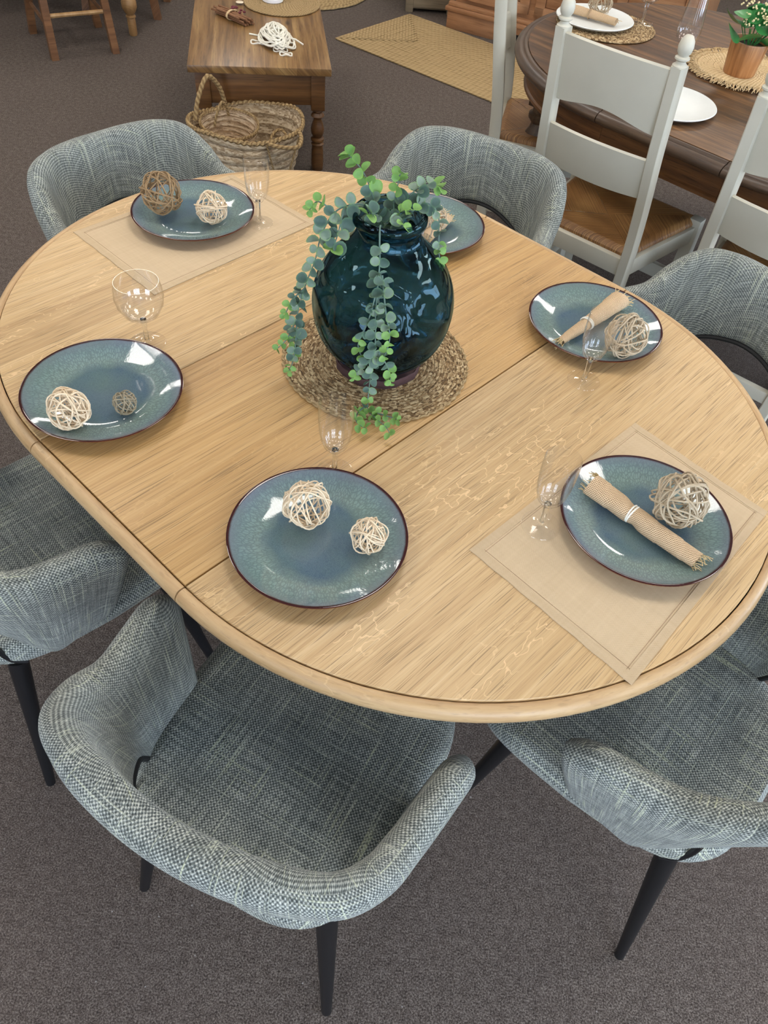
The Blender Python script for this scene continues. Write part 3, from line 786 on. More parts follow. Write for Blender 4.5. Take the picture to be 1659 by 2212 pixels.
# burlap rolls --------------------------------------------------------
def burlap_roll(a, b, r0, r1, lab, seed, tie=.42, tiemat='cord', frays=(26, 26), squash=.75, cinch=.8):
    g = random.Random(seed)
    A = Vector(a); B = Vector(b); d = (B - A); L = d.length; t = d.normalized(); s = Vector((-t.y, t.x, 0)).normalized(); u = t.cross(s) * -1
    if u.z < 0: u = -u
    root = thing('burlap_roll', lab, 'napkin roll', tuple(A), 0)
    O = A
    m = MB(); N = 60; S = 28; rows = []; uvr = []
    def rad(q):
        r = r0 + (r1 - r0) * q
        c = math.exp(-((q - tie) / .05) ** 2); r *= 1 - (1 - cinch) * c
        # overlapped wraps
        r *= 1 + .07 * (((q * 4.3 + .3) % 1.0) - .5)
        return r
    for i in range(N + 1):
        q = i / N; row = []; uu = []
        for k in range(S + 1):
            an = 2 * pi * k / S
            qq = min(1, max(0, q + .045 * math.sin(an + 1) * (1 if 0 < i < N else 0)))
            rr = rad(qq) * (1 + .05 * math.sin(3 * an + q * 7 + seed))
            p = A + d * q + s * (rr * math.cos(an)) + u * (rr * math.sin(an) * squash)
            row.append(tuple(p - O)); uu.append((q * L + .35 * an * r0, an * r0 - .35 * q * L))
        rows.append(row); uvr.append(uu)
    m.grid(rows, uvr)
    for ri, rr in ((0, r0), (N, r1)):
        c = A + d * (ri / N); ins = [tuple((Vector(p) - (c - O)) * .45 + (c - O) + t * (.006 if ri == 0 else -.006)) for p in rows[ri]]
        m.grid([rows[ri], ins], [uvr[ri], [(x * .8, y * .8) for x, y in uvr[ri]]]); m.add(ins[:S], [tuple(range(S))])
    m.build('burlap_cloth', 'burlap', root)
    m = MB()
    for side, cnt in ((0, frays[0]), (1, frays[1])):
        c = A + d * side; rr = r0 if side == 0 else r1; dirn = -t if side == 0 else t
        for k in range(cnt):
            an = g.uniform(0, 2 * pi)
            p = c + s * rr * math.cos(an) * .95 + u * rr * math.sin(an) * squash * .95
            v = (dirn + s * g.uniform(-.7, .7) + u * g.uniform(-.5, .15)).normalized()
            ln = g.uniform(.006, .018); q2 = p + v * ln; q2.z = max(q2.z, min(A.z, B.z) - r0 * squash + .001)
            m.tube([tuple(p - O), tuple((p + q2) / 2 - O + Vector((0, 0, .001))), tuple(q2 - O)], .0008, 4)
    o = m.build('frayed_threads', 'twine', root); o['kind'] = 'stuff'
    c = A + d * tie; rr = rad(tie) * 1.13; m = MB()
    for off in (-.0022, .0010):
        m.tube([tuple(c + t * off * (1 + .5 * math.sin(k * .3)) + s * rr * math.cos(k * pi / 12) + u * rr * squash * math.sin(k * pi / 12) - O) for k in range(24)], .0016, 6, closed=True)
    m.build('tie', tiemat, root)
    return root
burlap_roll((.341, .912, ZM + .0262), (.496, .775, ZM + .0225), .0215, .0150, 'burlap napkin roll tied with pale twine on the near right plate', 11, .40, squash=.8)
burlap_roll((.455, 1.472, ZT + .030), (.318, 1.312, ZT + .022), .0225, .0085, 'tapering burlap roll lying behind the flute on the right-hand plate', 12, .58, cinch=.9, squash=.8)
burlap_roll((.070, 1.745, ZT + .028), (.030, 1.655, ZT + .0215), .0165, .0140, 'small burlap bundle tied with brown string on the plate behind the vase', 13, .5, 'cinnamon', (40, 10), cinch=.5)

# seagrass mat, wooden slice and vase -------------------------------------------
VX, VY = -.0435, 1.203
def coil_mat(name, lab, loc, rad, pitch, mat, cat='placemat', flat=.62, seg=90, wob=.0, edge=None, rmin=.004):
    r = thing(name, lab, cat, loc)
    turns = (rad - rmin) / pitch; pts = []; n = int(turns * seg)
    for i in range(n):
        f = i / n; rr0 = math.sqrt(f); k = int(turns * seg * 1)
    # archimedean spiral with roughly even point spacing
    a = 0.0; A_ = 2 * pi * turns; out = []
    while a < A_:
        rr = rmin + pitch * a / (2 * pi)
        out.append((rr * math.cos(a) * (1 + wob * math.sin(5 * a / 7)), rr * math.sin(a), pitch * .5 * flat + .0003))
        a += min(.5, .0062 * (pitch / .007) / max(rr, .008) * 1.15)
    g = random.Random(3)
    out = [(x + g.uniform(-1, 1) * pitch * .09, y + g.uniform(-1, 1) * pitch * .09, z + g.uniform(0, 1) * pitch * .12) for x, y, z in out]
    m = MB(); m.tube(out, pitch * .56, 6, flat=flat)
    m.build('coiled_braid', mat, r)
    return r
r = coil_mat('seagrass_mat', 'round coiled seagrass mat under the teal vase in the middle of the oak table', (-.0487, 1.2112, ZT + .0008), .179, .0072, 'seagrass')
# scalloped edge braid
m = MB(); pts = [((.1785 + .0016 * math.sin(a * 58)) * math.cos(a), (.1785 + .0016 * math.sin(a * 58)) * math.sin(a), .0035 + .0012 * math.sin(a * 58 + 1)) for a in [2 * pi * i / 420 for i in range(420)]]
m.tube(pts, .0033, 5, closed=True, flat=.7); m.build('edge_braid', 'straw', r)
# slice
sl = thing('wood_slice', 'round dark bark-edged wooden slice between seagrass mat and vase', 'wood slice', (VX, VY, ZT + .0068))
g = random.Random(5)
m = MB(); rows = []; uvr = []
for i in range(97):
    a = 2 * pi * (i % 96) / 96; rr = .0825 + .0012 * math.sin(a * 9) + .0008 * math.sin(a * 23 + 1)
    rows.append([(rr * k * math.cos(a), rr * k * math.sin(a), z) for k, z in ((.985, 0), (1.0, .002), (1.005, .009), (1.0, .0165), (.985, .018))]); uvr.append([(a * .08, z) for z in (0, .002, .009, .016, .018)])
m.grid(rows, uvr); m.build('bark', 'bark', sl)
MB().lathe([(0, .0002), (.0805, .0002), (.0805, .0178), (0, .0178)], 96).build('wood_disc', 'bark', sl)
ZV = ZT + .0068 + .0184
vase = thing('glass_vase', 'big round dark teal glass vase with a thick lip, eucalyptus trailing from it', 'vase', (VX, VY, ZV))
VO = [(0, .0), (.050, .0), (.066, .002), (.080, .010), (.098, .028), (.1135, .052), (.1235, .080), (.1280, .108), (.1278, .132), (.1225, .158), (.1120, .182), (.0970, .204), (.0800, .222), (.0660, .236), (.0580, .247), (.0550, .257), (.0548, .266), (.0590, .271), (.0625, .276), (.0635, .282), (.0622, .288), (.0580, .292), (.0545, .290)]
VI = [(.0510, .284), (.0500, .270), (.0503, .256), (.0540, .245), (.0620, .233), (.0760, .218), (.0925, .200), (.1070, .178), (.1170, .156), (.1220, .132), (.1222, .108), (.1178, .081), (.1080, .055), (.0930, .033), (.0760, .017), (.060, .010), (.03, .011), (0, .016)]
m = MB(); pr = [Vector((a, b, 0)) for a, b in VO + VI]; pr = [(max(0, p.x), p.y) for p in cr(pr, 3)]
m.lathe(pr, 96); o = m.build('vase_body', 'vase', vase)
o.data.set_sharp_from_angle(angle=R(170))

# ------------------------------------------------------------------ eucalyptus
def vase_r(z):
    z -= ZV; last = (0, 0)
    for (r0, z0), (r1, z1) in zip(VO[:-2], VO[1:-1]):
        if z0 <= z <= z1 and z1 > z0: return r0 + (r1 - r0) * (z - z0) / (z1 - z0)
    return .0635
eu = thing('eucalyptus_garland', 'trailing artificial eucalyptus with round grey green and lime leaves in the teal vase', 'plant', (VX, VY, ZV + .27))
def leaf_mesh(mat):
    n = 12; vs = [(0, 0, 0)]; 
    for i in range(n):
        a = 2 * pi * i / n
        x = .0115 + .0115 * math.cos(a) * 1.0; y = .0112 * math.sin(a) * (1 - .12 * math.cos(a)); 
        vs.append((x, y, .0036 * ((x - .0115) ** 2 * .3 + y * y * 1.6) / .00013))
    vs[0] = (.0115, 0, 0)
    fs = [(0, 1 + i, 1 + (i + 1) % n) for i in range(n)]
    o = MB().add(vs, fs, [(a, b) for a, b, c in vs]).build('leaf', mat, eu, weld=False); return o
LM = {}
for k in ('leaf_dark', 'leaf_mid', 'leaf_lime'):
    LM[k] = leaf_mesh(k)
used = set(); n_leaf = 0
EO = Vector((VX, VY, ZV + .27))
def put_leaf(p, d, nrm, s, kind):
    global n_leaf
    if kind not in used: o = LM[kind]; used.add(kind)
    else: o = LM[kind].copy(); COL.objects.link(o)
    d = d.normalized(); nrm = (nrm - d * nrm.dot(d))
    nrm = nrm.normalized() if nrm.length > 1e-4 else d.orthogonal().normalized()
    y = nrm.cross(d)
    Mx = Matrix((d, y, nrm)).transposed().to_4x4()
    o.rotation_euler = Mx.to_euler(); o.scale = (s, s * rnd.uniform(.85, 1.05), s); o.location = p - EO; n_leaf += 1
def spray(ctrl, step=.017, s0=1.0, s1=.5, lime=.72, out=Vector((0, -1, .3)), start=0.0, droop=0):
    """ctrl: world points; leaves in opposite pairs, smaller and limier towards the tip"""
    P = cr(ctrl, 10)
    MB().tube([tuple(p - EO) for p in P], .0013, 5, rf=lambda q: 1.2 - .6 * q).build('stem', 'stem', eu, weld=False)
    Ls = [0]
    for a, b in zip(P[:-1], P[1:]): Ls.append(Ls[-1] + (b - a).length)
    tot = Ls[-1]; d = start + step * .5; k = 0
    while d < tot + step * .4:
        i = min(range(len(Ls)), key=lambda j: abs(Ls[j] - min(d, tot))); p = P[i]
        t = (P[min(i + 1, len(P) - 1)] - P[max(i - 1, 0)]).normalized()
        q = d / tot
        o2 = (out - t * out.dot(t)).normalized(); sd = t.cross(o2)
        if k % 2: base = sd
        else: base = (sd * .75 + o2 * .6).normalized()
        for sg in (-1, 1):
            s = (s0 + (s1 - s0) * q) * rnd.uniform(.8, 1.12)
            if q > lime + rnd.uniform(-.1, .1): kind = 'leaf_lime'
            else: kind = 'leaf_dark' if rnd.random() < .62 else 'leaf_mid'
            dirn = (base * sg + t * rnd.uniform(.2, .6) + o2 * rnd.uniform(.0, .35))
            nn = (o2 * .9 + Vector((rnd.uniform(-1, 1), rnd.uniform(-1, 1), rnd.uniform(-.1, 1.3))))
            put_leaf(p, dirn, nn, s, kind)
        d += step * rnd.uniform(.85, 1.2) * (1.0 if q < .7 else .8); k += 1
def vp(az, z, off=.008):
    """point outside the vase surface; az 0 = towards the viewer, + to the right"""
    rr = vase_r(z) + off; a = R(az)
    return (VX + rr * math.sin(a), VY - rr * math.cos(a), z)
def vin(x, y, z): return (VX + x, VY + y, z)
ZL = ZV + .288
# front strands falling over the body
spray([vin(-.005, -.02, ZL - .03), vin(-.012, -.05, ZL + .004), vp(-8, ZL - .01, .012), vp(-6, ZV + .235, .006), vp(-3, ZV + .18, .006), vp(-1, ZV + .13, .008), vp(-2, ZV + .08, .014), vp(-3, ZV + .035, .03), vin(-.006, -.150, ZT + .018), vin(.008, -.172, ZT + .019), vin(.03, -.195, ZT + .019), vin(.040, -.212, ZT + .018)], .0215, .95, .55, .78, start=.075)
spray([vp(-3, ZV + .225, .008), vp(-7, ZV + .17, .01), vp(-13, ZV + .12, .01), vp(-9, ZV + .09, .01)], .018, 1.0, .55, .6, start=.05)
spray([vp(-1, ZV + .225, .008), vp(5, ZV + .18, .009), vp(9, ZV + .14, .01), vp(6, ZV + .10, .012)], .017, .95, .5, .6)
spray([vp(0, ZV + .12, .01), vp(-5, ZV + .085, .012), vp(-15, ZV + .05, .012), vp(-20, ZV + .02, .02)], .018, .95, .5, .72)
spray([vp(2, ZV + .11, .01), vp(8, ZV + .085, .012), vp(13, ZV + .05, .014), vp(14, ZV + .025, .02)], .018, .85, .5, .5)
spray([vin(-.008, -.145, ZT + .02), vin(-.022, -.165, ZT + .019), vin(-.022, -.19, ZT + .018), vin(-.002, -.205, ZT + .018)], .017, .85, .55, .1)
spray([vin(.004, -.16, ZT + .02), vin(.03, -.165, ZT + .018), vin(.05, -.172, ZT + .019)], .014, .75, .5, .1)
# left strand hanging beside the body
spray([vin(-.02, .0, ZL - .02), vin(-.045, -.005, ZL + .012), vin(-.085, -.015, ZL + .004), vin(-.108, -.03, ZL - .03), vin(-.118, -.04, ZL - .075), vin(-.133, -.045, ZL - .12), vin(-.146, -.05, ZL - .17), vin(-.150, -.06, ZL - .22), vin(-.152, -.07, ZL - .262)], .0165, 1.08, .6, .93, out=Vector((-.6, -.8, .3)), start=.03)
spray([vin(-.136, -.045, ZL - .13), vin(-.158, -.05, ZL - .155), vin(-.17, -.055, ZL - .185)], .016, .8, .5, .4, out=Vector((-.5, -.8, .3)))
spray([vin(-.148, -.055, ZL - .185), vin(-.165, -.065, ZL - .225), vin(-.182, -.07, ZL - .245)], .016, .9, .5, .5, out=Vector((-.5, -.8, .3)))
spray([vin(-.148, -.06, ZL - .2), vin(-.150, -.085, ZL - .25), vin(-.158, -.095, ZL - .275)], .016, .9, .5, .7, out=Vector((-.5, -.8, .3)))
spray([vin(-.075, -.012, ZL + .006), vin(-.082, -.03, ZL - .03), vin(-.09, -.045, ZL - .055)], .016, 1.1, .9, .9, out=Vector((-.3, -.9, .3)), start=.012)
spray([vin(-.09, -.015, ZL), vin(-.118, -.01, ZL + .012), vin(-.132, -.012, ZL - .004)], .014, .8, .6, .1, out=Vector((-.3, -.7, .6)), start=.01)
# upward sprays
spray([vin(-.015, .0, ZL - .02), vin(-.03, .01, ZL + .02), vin(-.05, .02, ZL + .055), vin(-.075, .03, ZL + .075)], .016, 1.05, .75, .45, out=Vector((0, -.8, .6)), start=.03)
spray([vin(.0, .01, ZL - .02), vin(.006, .02, ZL + .025), vin(.01, .025, ZL + .055)], .016, .95, .7, .5, out=Vector((0, -.7, .7)), start=.012)
spray([vin(.01, .01, ZL - .02), vin(.03, .02, ZL + .025), vin(.058, .028, ZL + .042), vin(.078, .03, ZL + .035)], .014, 1.05, .8, .85, out=Vector((0, -.7, .7)), start=.02)
spray([vin(.02, .0, ZL - .01), vin(.055, .01, ZL + .018), vin(.078, .015, ZL + .0), vin(.084, .012, ZL - .03), vin(.088, .005, ZL - .06), vin(.094, .0, ZL - .085)], .0165, .95, .65, .78, out=Vector((.3, -.9, .3)), start=.03)
spray([vin(.0, -.005, ZL - .03), vin(-.018, -.018, ZL + .0), vin(-.028, -.028, ZL + .012), vin(-.034, -.036, ZL + .012)], .011, 1.2, .85, .95, out=Vector((0, -.6, .8)), start=.012)
spray([vin(.0, -.005, ZL - .03), vin(.014, -.022, ZL + .0), vin(.022, -.036, ZL + .010), vin(.024, -.050, ZL + .006)], .012, 1.15, .8, .8, out=Vector((0, -.6, .8)), start=.012)
spray([vin(.0, .0, ZL - .03), vin(.012, -.01, ZL + .005), vin(.04, -.018, ZL + .02)], .013, 1.0, .7, .5, out=Vector((0, -.5, .9)), start=.012)

# ------------------------------------------------------------------ coffee table, basket and things on it
CA = math.atan2(3.500 - 3.382, -.419 + 1.003)
ct = thing('coffee_table', 'low waxed pine coffee table with turned legs beyond the dining table', 'table', (-1.003, 3.382, 0), CA)
CW, CL, CZ = .595, 1.15, .45
MB().box(0, CW, 0, CL, CZ - .03, CZ, .005).build('tabletop', m_wood('pine_top_long', lin(132, 98, 58), lin(70, 48, 26), lin(176, 142, 92), planks=0.11, grain=(2, 34), pore=(8, 150), porestr=0.4, rough=0.33, knots=0.9, rot=pi / 2), ct)
for y0 in (.035, CL - .055): MB().box(.07, CW - .07, y0, y0 + .02, .29, CZ - .0305, .002).build('end_rail', 'pine_uv', ct)
for x0 in (.035, CW - .055): MB().box(x0, x0 + .02, .07, CL - .07, .29, CZ - .0305, .002).build('side_rail', 'pine_uv', ct)
for lx in (.055, CW - .055):
    for ly in (.055, CL - .055):
        m = MB(); m.box(lx - .03, lx + .03, ly - .03, ly + .03, .27, CZ - .0302, .003)
        m.lathe([(0, .275), (.024, .275), (.026, .262), (.018, .256), (.028, .246), (.030, .240), (.019, .232), (.017, .226), (.025, .205), (.030, .185), (.028, .165), (.020, .148), (.030, .142), (.030, .134), (.018, .128), (.029, .118), (.024, .11), (.0265, .09), (.028, .03), (.025, .0), (0, 0)], 24, lx, ly)
        m.build('leg', 'pine_uv', ct)
def on_ct(wx, wy, z=CZ): return (wx, wy, z)
coil_mat('straw_mat', 'round straw mat at the far end of the coffee table', (-.757, 4.235, CZ + .0005), .185, .011, 'straw')
MB().lathe([(0, 0), (.046, 0), (.050, .004), (.050, .016), (.046, .02), (.043, .022), (.043, .11), (.040, .11), (.040, .024), (0, .024)], 40).build('ceramic_jar', 'jar', loc=(-.800, 4.24, CZ + .0075))
tag(bpy.data.objects['ceramic_jar'], 'white ceramic jar standing on the straw mat, cut by the top edge', 'jar')
MB().lathe([(0, 0), (.017, 0), (.0185, .002), (.016, .004), (0, .005)], 20).build('wooden_tag', 'shell', loc=(-.945, 4.165, CZ + .008))
tag(bpy.data.objects['wooden_tag'], 'small pale round disc at the left edge of the straw mat', 'disc')
# cord heap
g = random.Random(21); m = MB(); path = []
cx, cy = -.698, 3.745
pts = []
for k in range(300):
    a = k * .66 + g.uniform(-.2, .2)
    e = .10 + .90 * abs(math.sin(k * .137)) * g.uniform(.8, 1.05)
    lx = .060 * e * math.cos(a) * (1 + .4 * math.sin(k * .21)); ly = .135 * e * math.sin(a)
    h = .060 * max(0, 1 - (lx / .07) ** 2 * .8 - (ly / .15) ** 2 * .9) * (.45 + .55 * abs(math.sin(k * .31)))
    pts.append((cx + lx - ly * .30, cy + ly + lx * .2, CZ + .004 + h))
m.tube(cr(pts, 4), .0034, 5)
for (x, y, rx, ry) in ((-.745, 3.895, .014, .024), (-.770, 3.70, .03, .022), (-.630, 3.60, .026, .016), (-.66, 3.64, .03, .02)):
    m.tube([(x + rx * math.cos(i * .35), y + ry * math.sin(i * .35), CZ + .0042 + .004 * math.sin(i)) for i in range(19)], .0034, 5)
m.tube([(-.75, 3.775, CZ + .004), (-.79, 3.783, CZ + .004), (-.825, 3.79, CZ + .004)], .0034, 5)
m.tube([(-.65, 3.72, CZ + .03), (-.61, 3.735, CZ + .02), (-.575, 3.73, CZ + .004)], .0034, 5)
o = m.build('cotton_cord', 'cord', weld=False)
tag(o, 'tangled heap of white cotton cord on the coffee table', 'cord')
# twig bundle
tb = thing('twig_bundle', 'bundle of brown twigs tied with raffia and dark red petals on the coffee table', 'twigs', (-.935, 3.955, CZ))
ta = math.atan2(3.80 - 3.99, -.77 + 1.03)
for k in range(15):
    L = g.uniform(.16, .225); ox = g.uniform(-.02, .02); ang = ta + g.uniform(-.09, .09)
    yy = g.uniform(-.026, .026); zz = .006 + .011 * (k % 3)
    c = Vector((math.cos(ta) * ox - math.sin(ta) * yy, math.sin(ta) * ox + math.cos(ta) * yy, zz))
    dv = Vector((math.cos(ang), math.sin(ang), 0)) * L / 2
    MB().tube([tuple(c - dv), tuple(c - dv * .3 + Vector((0, 0, .002))), tuple(c + dv * .4), tuple(c + dv)], .0048, 6).build('twig', 'cinnamon', tb, weld=False)
m = MB()
tt = Vector((math.cos(ta), math.sin(ta), 0)); ts = Vector((-math.sin(ta), math.cos(ta), 0))
for off in (-.004, 0, .004): m.tube([tuple(tt * off + ts * .034 * math.cos(a) + Vector((0, 0, .0195 + .0195 * math.sin(a)))) for a in [i * pi / 10 for i in range(20)]], .002, 5, closed=True)
m.build('raffia_tie', 'raffia', tb)
m = MB()
for k in range(12):
    p = ts * g.uniform(.005, .035) + tt * g.uniform(-.035, .05)
    m.lathe([(0, 0), (.006, .002), (.008, .006), (0, .010)], 6, p.x, p.y, .030 + g.uniform(0, .01))
m.build('petals', 'berry', tb)
# straw basket with a small basket inside
bk = thing('straw_basket', 'large oval palm leaf basket with rope handles under the end of the coffee table', 'basket', (-.745, 3.27, 0))
def basket(par, rx, ry, h, bot, ribs, rib, mat, wave=.0, thick=.008, n=72):
    out = []; steps = ribs * 6
    for j in range(steps + 1):
        q = j / steps; f = bot + (1 - bot) * (q ** .7); bump = rib * abs(math.sin(q * ribs * pi))
        out.append((f, q * h, bump))
    rows = []; uvr = []
    for i in range(n + 1):
        a = 2 * pi * (i % n) / n; row = []; uu = []
        wv = wave * (math.sin(2 * a + .6) + .35 * math.sin(5 * a))
        for f, z, b in out: row.append((math.cos(a) * (rx * f + b), math.sin(a) * (ry * f + b), z + wv * (z / h) ** 3)); uu.append((a * rx, z * 6))
        for f, z, b in out[::-1]: row.append((math.cos(a) * (rx * f + b - thick), math.sin(a) * (ry * f + b - thick), max(.006, z + wv * (z / h) ** 3))); uu.append((a * rx, z * 6))
        rows.append(row); uvr.append(uu)
    m = MB(); m.grid(rows, uvr)
    m.lathe([(0, .0), (bot * rx, .0)], n, fx=1, fy=ry / rx); m.lathe([(0, .006), (bot * rx - thick, .006)], n, fx=1, fy=ry / rx)
    m.build('woven_body', mat, par)
    pts = [(math.cos(a) * (rx + .001), math.sin(a) * (ry + .001), h + wave * (math.sin(2 * a + .6) + .35 * math.sin(5 * a)) + .003 * math.sin(a * 60)) for a in [2 * pi * i / 240 for i in range(240)]]
    MB().tube(pts, .0085 if rx > .15 else .006, 6, closed=True).build('rim_braid', 'palm_rope', par)
basket(bk, .235, .185, .300, .62, 8, .008, 'palm', .012)
bk.rotation_euler = (0, 0, R(18))
def handle(par, p0, p1, top, rad=.0095, lean=(0, 0, 0)):
    p0, p1 = Vector(p0), Vector(p1); mid = (p0 + p1) / 2 + Vector((0, 0, top)) + Vector(lean)
    P = cr([p0, p0 + (mid - p0) * .55 + (p0 - p1) * .12, mid, p1 + (mid - p1) * .55 + (p1 - p0) * .12, p1], 10)
    MB().tube([tuple(p) for p in P], rad, 7, rf=lambda q: 1 + .15 * math.sin(q * 90)).build('handle', 'palm_rope', par)
handle(bk, (-.205, .03, .295), (-.07, .165, .31), .135)
handle(bk, (.06, -.185, .29), (.20, -.10, .30), .02, .0085, (.05, -.075, -.03))
m = MB()
for a, b in (((.05, -.186, .285), (.10, -.135, .07)), ((.19, -.125, .285), (.12, -.135, .07))):
    A_ = Vector(a); B_ = Vector(b)
    m.tube([tuple(A_ + (B_ - A_) * k / 8 + Vector((.25, -.3, 0)).normalized() * (.014)) for k in range(9)], .004, 5)
m.build('handle_stitching', 'palm_rope', bk)
sb = thing('small_basket', 'small pale basket with a thin handle lying inside the large straw basket', 'basket', (-.835, 3.30, .150), R(15))
sb.rotation_euler = (R(16), R(4), R(15))
MAT['palm_pale'] = m_fibre('pale_palm_weave', (104, 80, 56), (196, 170, 138), (228, 208, 178), 40, 50)
basket(sb, .118, .088, .14, .75, 6, .004, 'palm_pale', .004, .005, 48)
handle(sb, (-.06, -.02, .14), (.0, .05, .14), .085, .0055)
cl = thing('rope_loops', 'pale twisted straw loops lying inside the large straw basket at right', 'rope', (-.62, 3.30, .05))
m = MB()
for k in range(5): m.tube([(.05 * math.cos(a) * (1 - .08 * k), .045 * math.sin(a) + .004 * k, .02 + .035 * k + .03 * math.sin(a)) for a in [i * pi / 14 for i in range(28)]], .006, 6, closed=True)
m.build('loop', 'palm_rope', cl)

# ------------------------------------------------------------------ jute rugs
def rug_rect(name, lab, c, ax, w, l, pitch=.026):
    """c corner, ax angle of width axis"""
    r = thing(name, lab, 'rug', (c[0], c[1], 0), ax)
    m = MB(); g = random.Random(8); k = 0
    while (k + .5) * pitch < min(w, l) / 2:
        d = (k + .5) * pitch; x0, x1, y0, y1 = d, w - d, d, l - d; pts = []
        cs = [(x0, y0), (x1, y0), (x1, y1), (x0, y1)]
        for i in range(4):
            a, b = cs[i], cs[(i + 1) % 4]; L = math.hypot(b[0] - a[0], b[1] - a[1]); n = max(1, int(L / .035))
            for j in range(n):
                q = j / n; pts.append((a[0] + (b[0] - a[0]) * q + g.uniform(-.001, .001), a[1] + (b[1] - a[1]) * q + g.uniform(-.001, .001), .0055 + g.uniform(-.0006, .0006)))
        m.tube(pts, pitch * .54, 6, closed=True, flat=.40); k += 1
    o = m.build('braided_rows', 'jute', r); return r
ra = math.atan2(5.800 - 5.213, -.188 + .614)
import mathutils
rl = math.hypot(.426, .587)
rug_rect('jute_rug', 'rectangular braided jute rug on the carpet between coffee table and pine cabinet', (-.614, 5.213), ra - pi / 2 - R(0), 1.60, .725)
coil_mat('round_jute_rug', 'round jute rug behind the coffee table, only its edge in view', (-.95, 6.10, .001), .46, .026, 'jute', 'rug', .4, rmin=.01)

# ------------------------------------------------------------------ dark dining table at the right
DX, DY = .957, 3.058; DA = R(-40.5); DR = .665; DL = .436
dt = thing('dark_dining_table', 'dark stained pine dining table with rounded end and turned legs at upper right', 'table', (DX + .5 * DL * math.cos(DA), DY + .5 * DL * math.sin(DA), 0), DA)
def dout(off, n=40, sg=1):
    return [(sg * (DL / 2 + (DR + off) * math.sin(a)), (DR + off) * math.cos(a)) for a in [pi * i / n for i in range(n + 1)]]
ZD = .76
for sg in (1, -1):
    o = dout(-.035, sg=sg); n = len(o)
    vs = [(x, y, ZD - .025) for x, y in o] + [(x, y, ZD) for x, y in o]
    MB().add(vs, [tuple(range(n)), tuple(range(2 * n - 1, n - 1, -1))] + [(i, (i + 1) % n, n + (i + 1) % n, n + i) for i in range(n)]).build('tabletop_half', MAT['dark_wood'], dt)
w = DR - .035
MB().box(-DL / 2 + .001, DL / 2 - .001, -w, w, ZD - .025, ZD, .0015).build('table_leaf', 'dark_wood', dt)
DP = [(-.0345, -.035), (-.0345, -.003), (-.030, -.0005), (-.022, -.002), (-.018, -.007), (-.010, -.006), (0, -.010), (.008, -.018), (.010, -.026), (.006, -.034), (-.004, -.040), (-.0345, -.040)]
def drim(path, nor):
    m = MB(); rows = []; uvr = []; L = 0
    for i, (p, q) in enumerate(zip(path, nor)):
        if i: L += math.hypot(p[0] - path[i - 1][0], p[1] - path[i - 1][1])
        pr = DP + [DP[0]]
        rows.append([(p[0] + q[0] * d, p[1] + q[1] * d, ZD + z) for d, z in pr]); uvr.append([(L, .008 * j) for j in range(len(pr))])
    m.grid(rows, uvr); k = len(DP)
    for ri in (0, len(rows) - 1): m.add(rows[ri][:k], [tuple(range(k))])
    m.build('rim_moulding', 'dark_rim', dt)
for sg in (1, -1):
    A_ = [pi * i / 48 for i in range(49)]; A_[0] += .003; A_[-1] -= .003
    drim([(sg * (DL / 2 + DR * math.sin(a)), DR * math.cos(a)) for a in A_], [(sg * math.sin(a), math.cos(a)) for a in A_])
    drim([(-DL / 2 + .001 + (DL - .002) * i / 8, sg * DR) for i in range(9)], [(0, sg)] * 9)
# apron
def apron_seg(path, name='apron'):
    m = MB(); rows = []; uvr = []; L = 0
    for i, (x, y, nx, ny) in enumerate(path):
        if i: L += math.hypot(x - path[i - 1][0], y - path[i - 1][1])
        pr = [(0, -.041), (0, -.115), (.006, -.12), (.006, -.13), (-.02, -.13), (-.02, -.041), (0, -.041)]
        rows.append([(x + nx * d, y + ny * d, ZD + z) for d, z in pr]); uvr.append([(L, z) for d, z in pr])
    m.grid(rows, uvr)
    for ri in (0, len(rows) - 1): m.add(rows[ri][:6], [tuple(range(6))])
    m.build(name, 'dark_apron', dt)
RA_ = DR - .05
for sg in (1, -1):
    for a0, a1 in ((0.0, pi * .5 - .725), (pi * .5 - .724, pi * .5 + .724), (pi * .5 + .725, pi)):
        apron_seg([(sg * (DL / 2 + RA_ * math.sin(a)), RA_ * math.cos(a), sg * math.sin(a), math.cos(a)) for a in [a0 + (a1 - a0) * i / 14 for i in range(15)]])
    apron_seg([(-DL / 2 + .001 + (DL - .002) * i / 4, sg * RA_, 0, sg) for i in range(5)])
LP = [(0, 0), (.030, 0), (.034, .02), (.026, .05), (.036, .08), (.040, .12), (.030, .17), (.040, .20), (.044, .215), (.028, .225), (.036, .245), (.046, .29), (.048, .33), (.040, .385), (.033, .40), (.046, .42), (.047, .445), (.030, .475), (.026, .49), (.042, .51), (.042, .525), (.030, .53), (.030, .56), (0, .56)]
for lx, ly in ((-(DL / 2 + .43), -.30 - .02), (-(DL / 2 + .43), .32), (DL / 2 + .43, -.32), (DL / 2 + .43, .32)):
    m = MB(); m.lathe(LP, 28, lx, ly); m.box(lx - .036, lx + .036, ly - .036, ly + .036, .55, ZD - .0405, .003); m.build('turned_leg', 'dark_rim', dt)

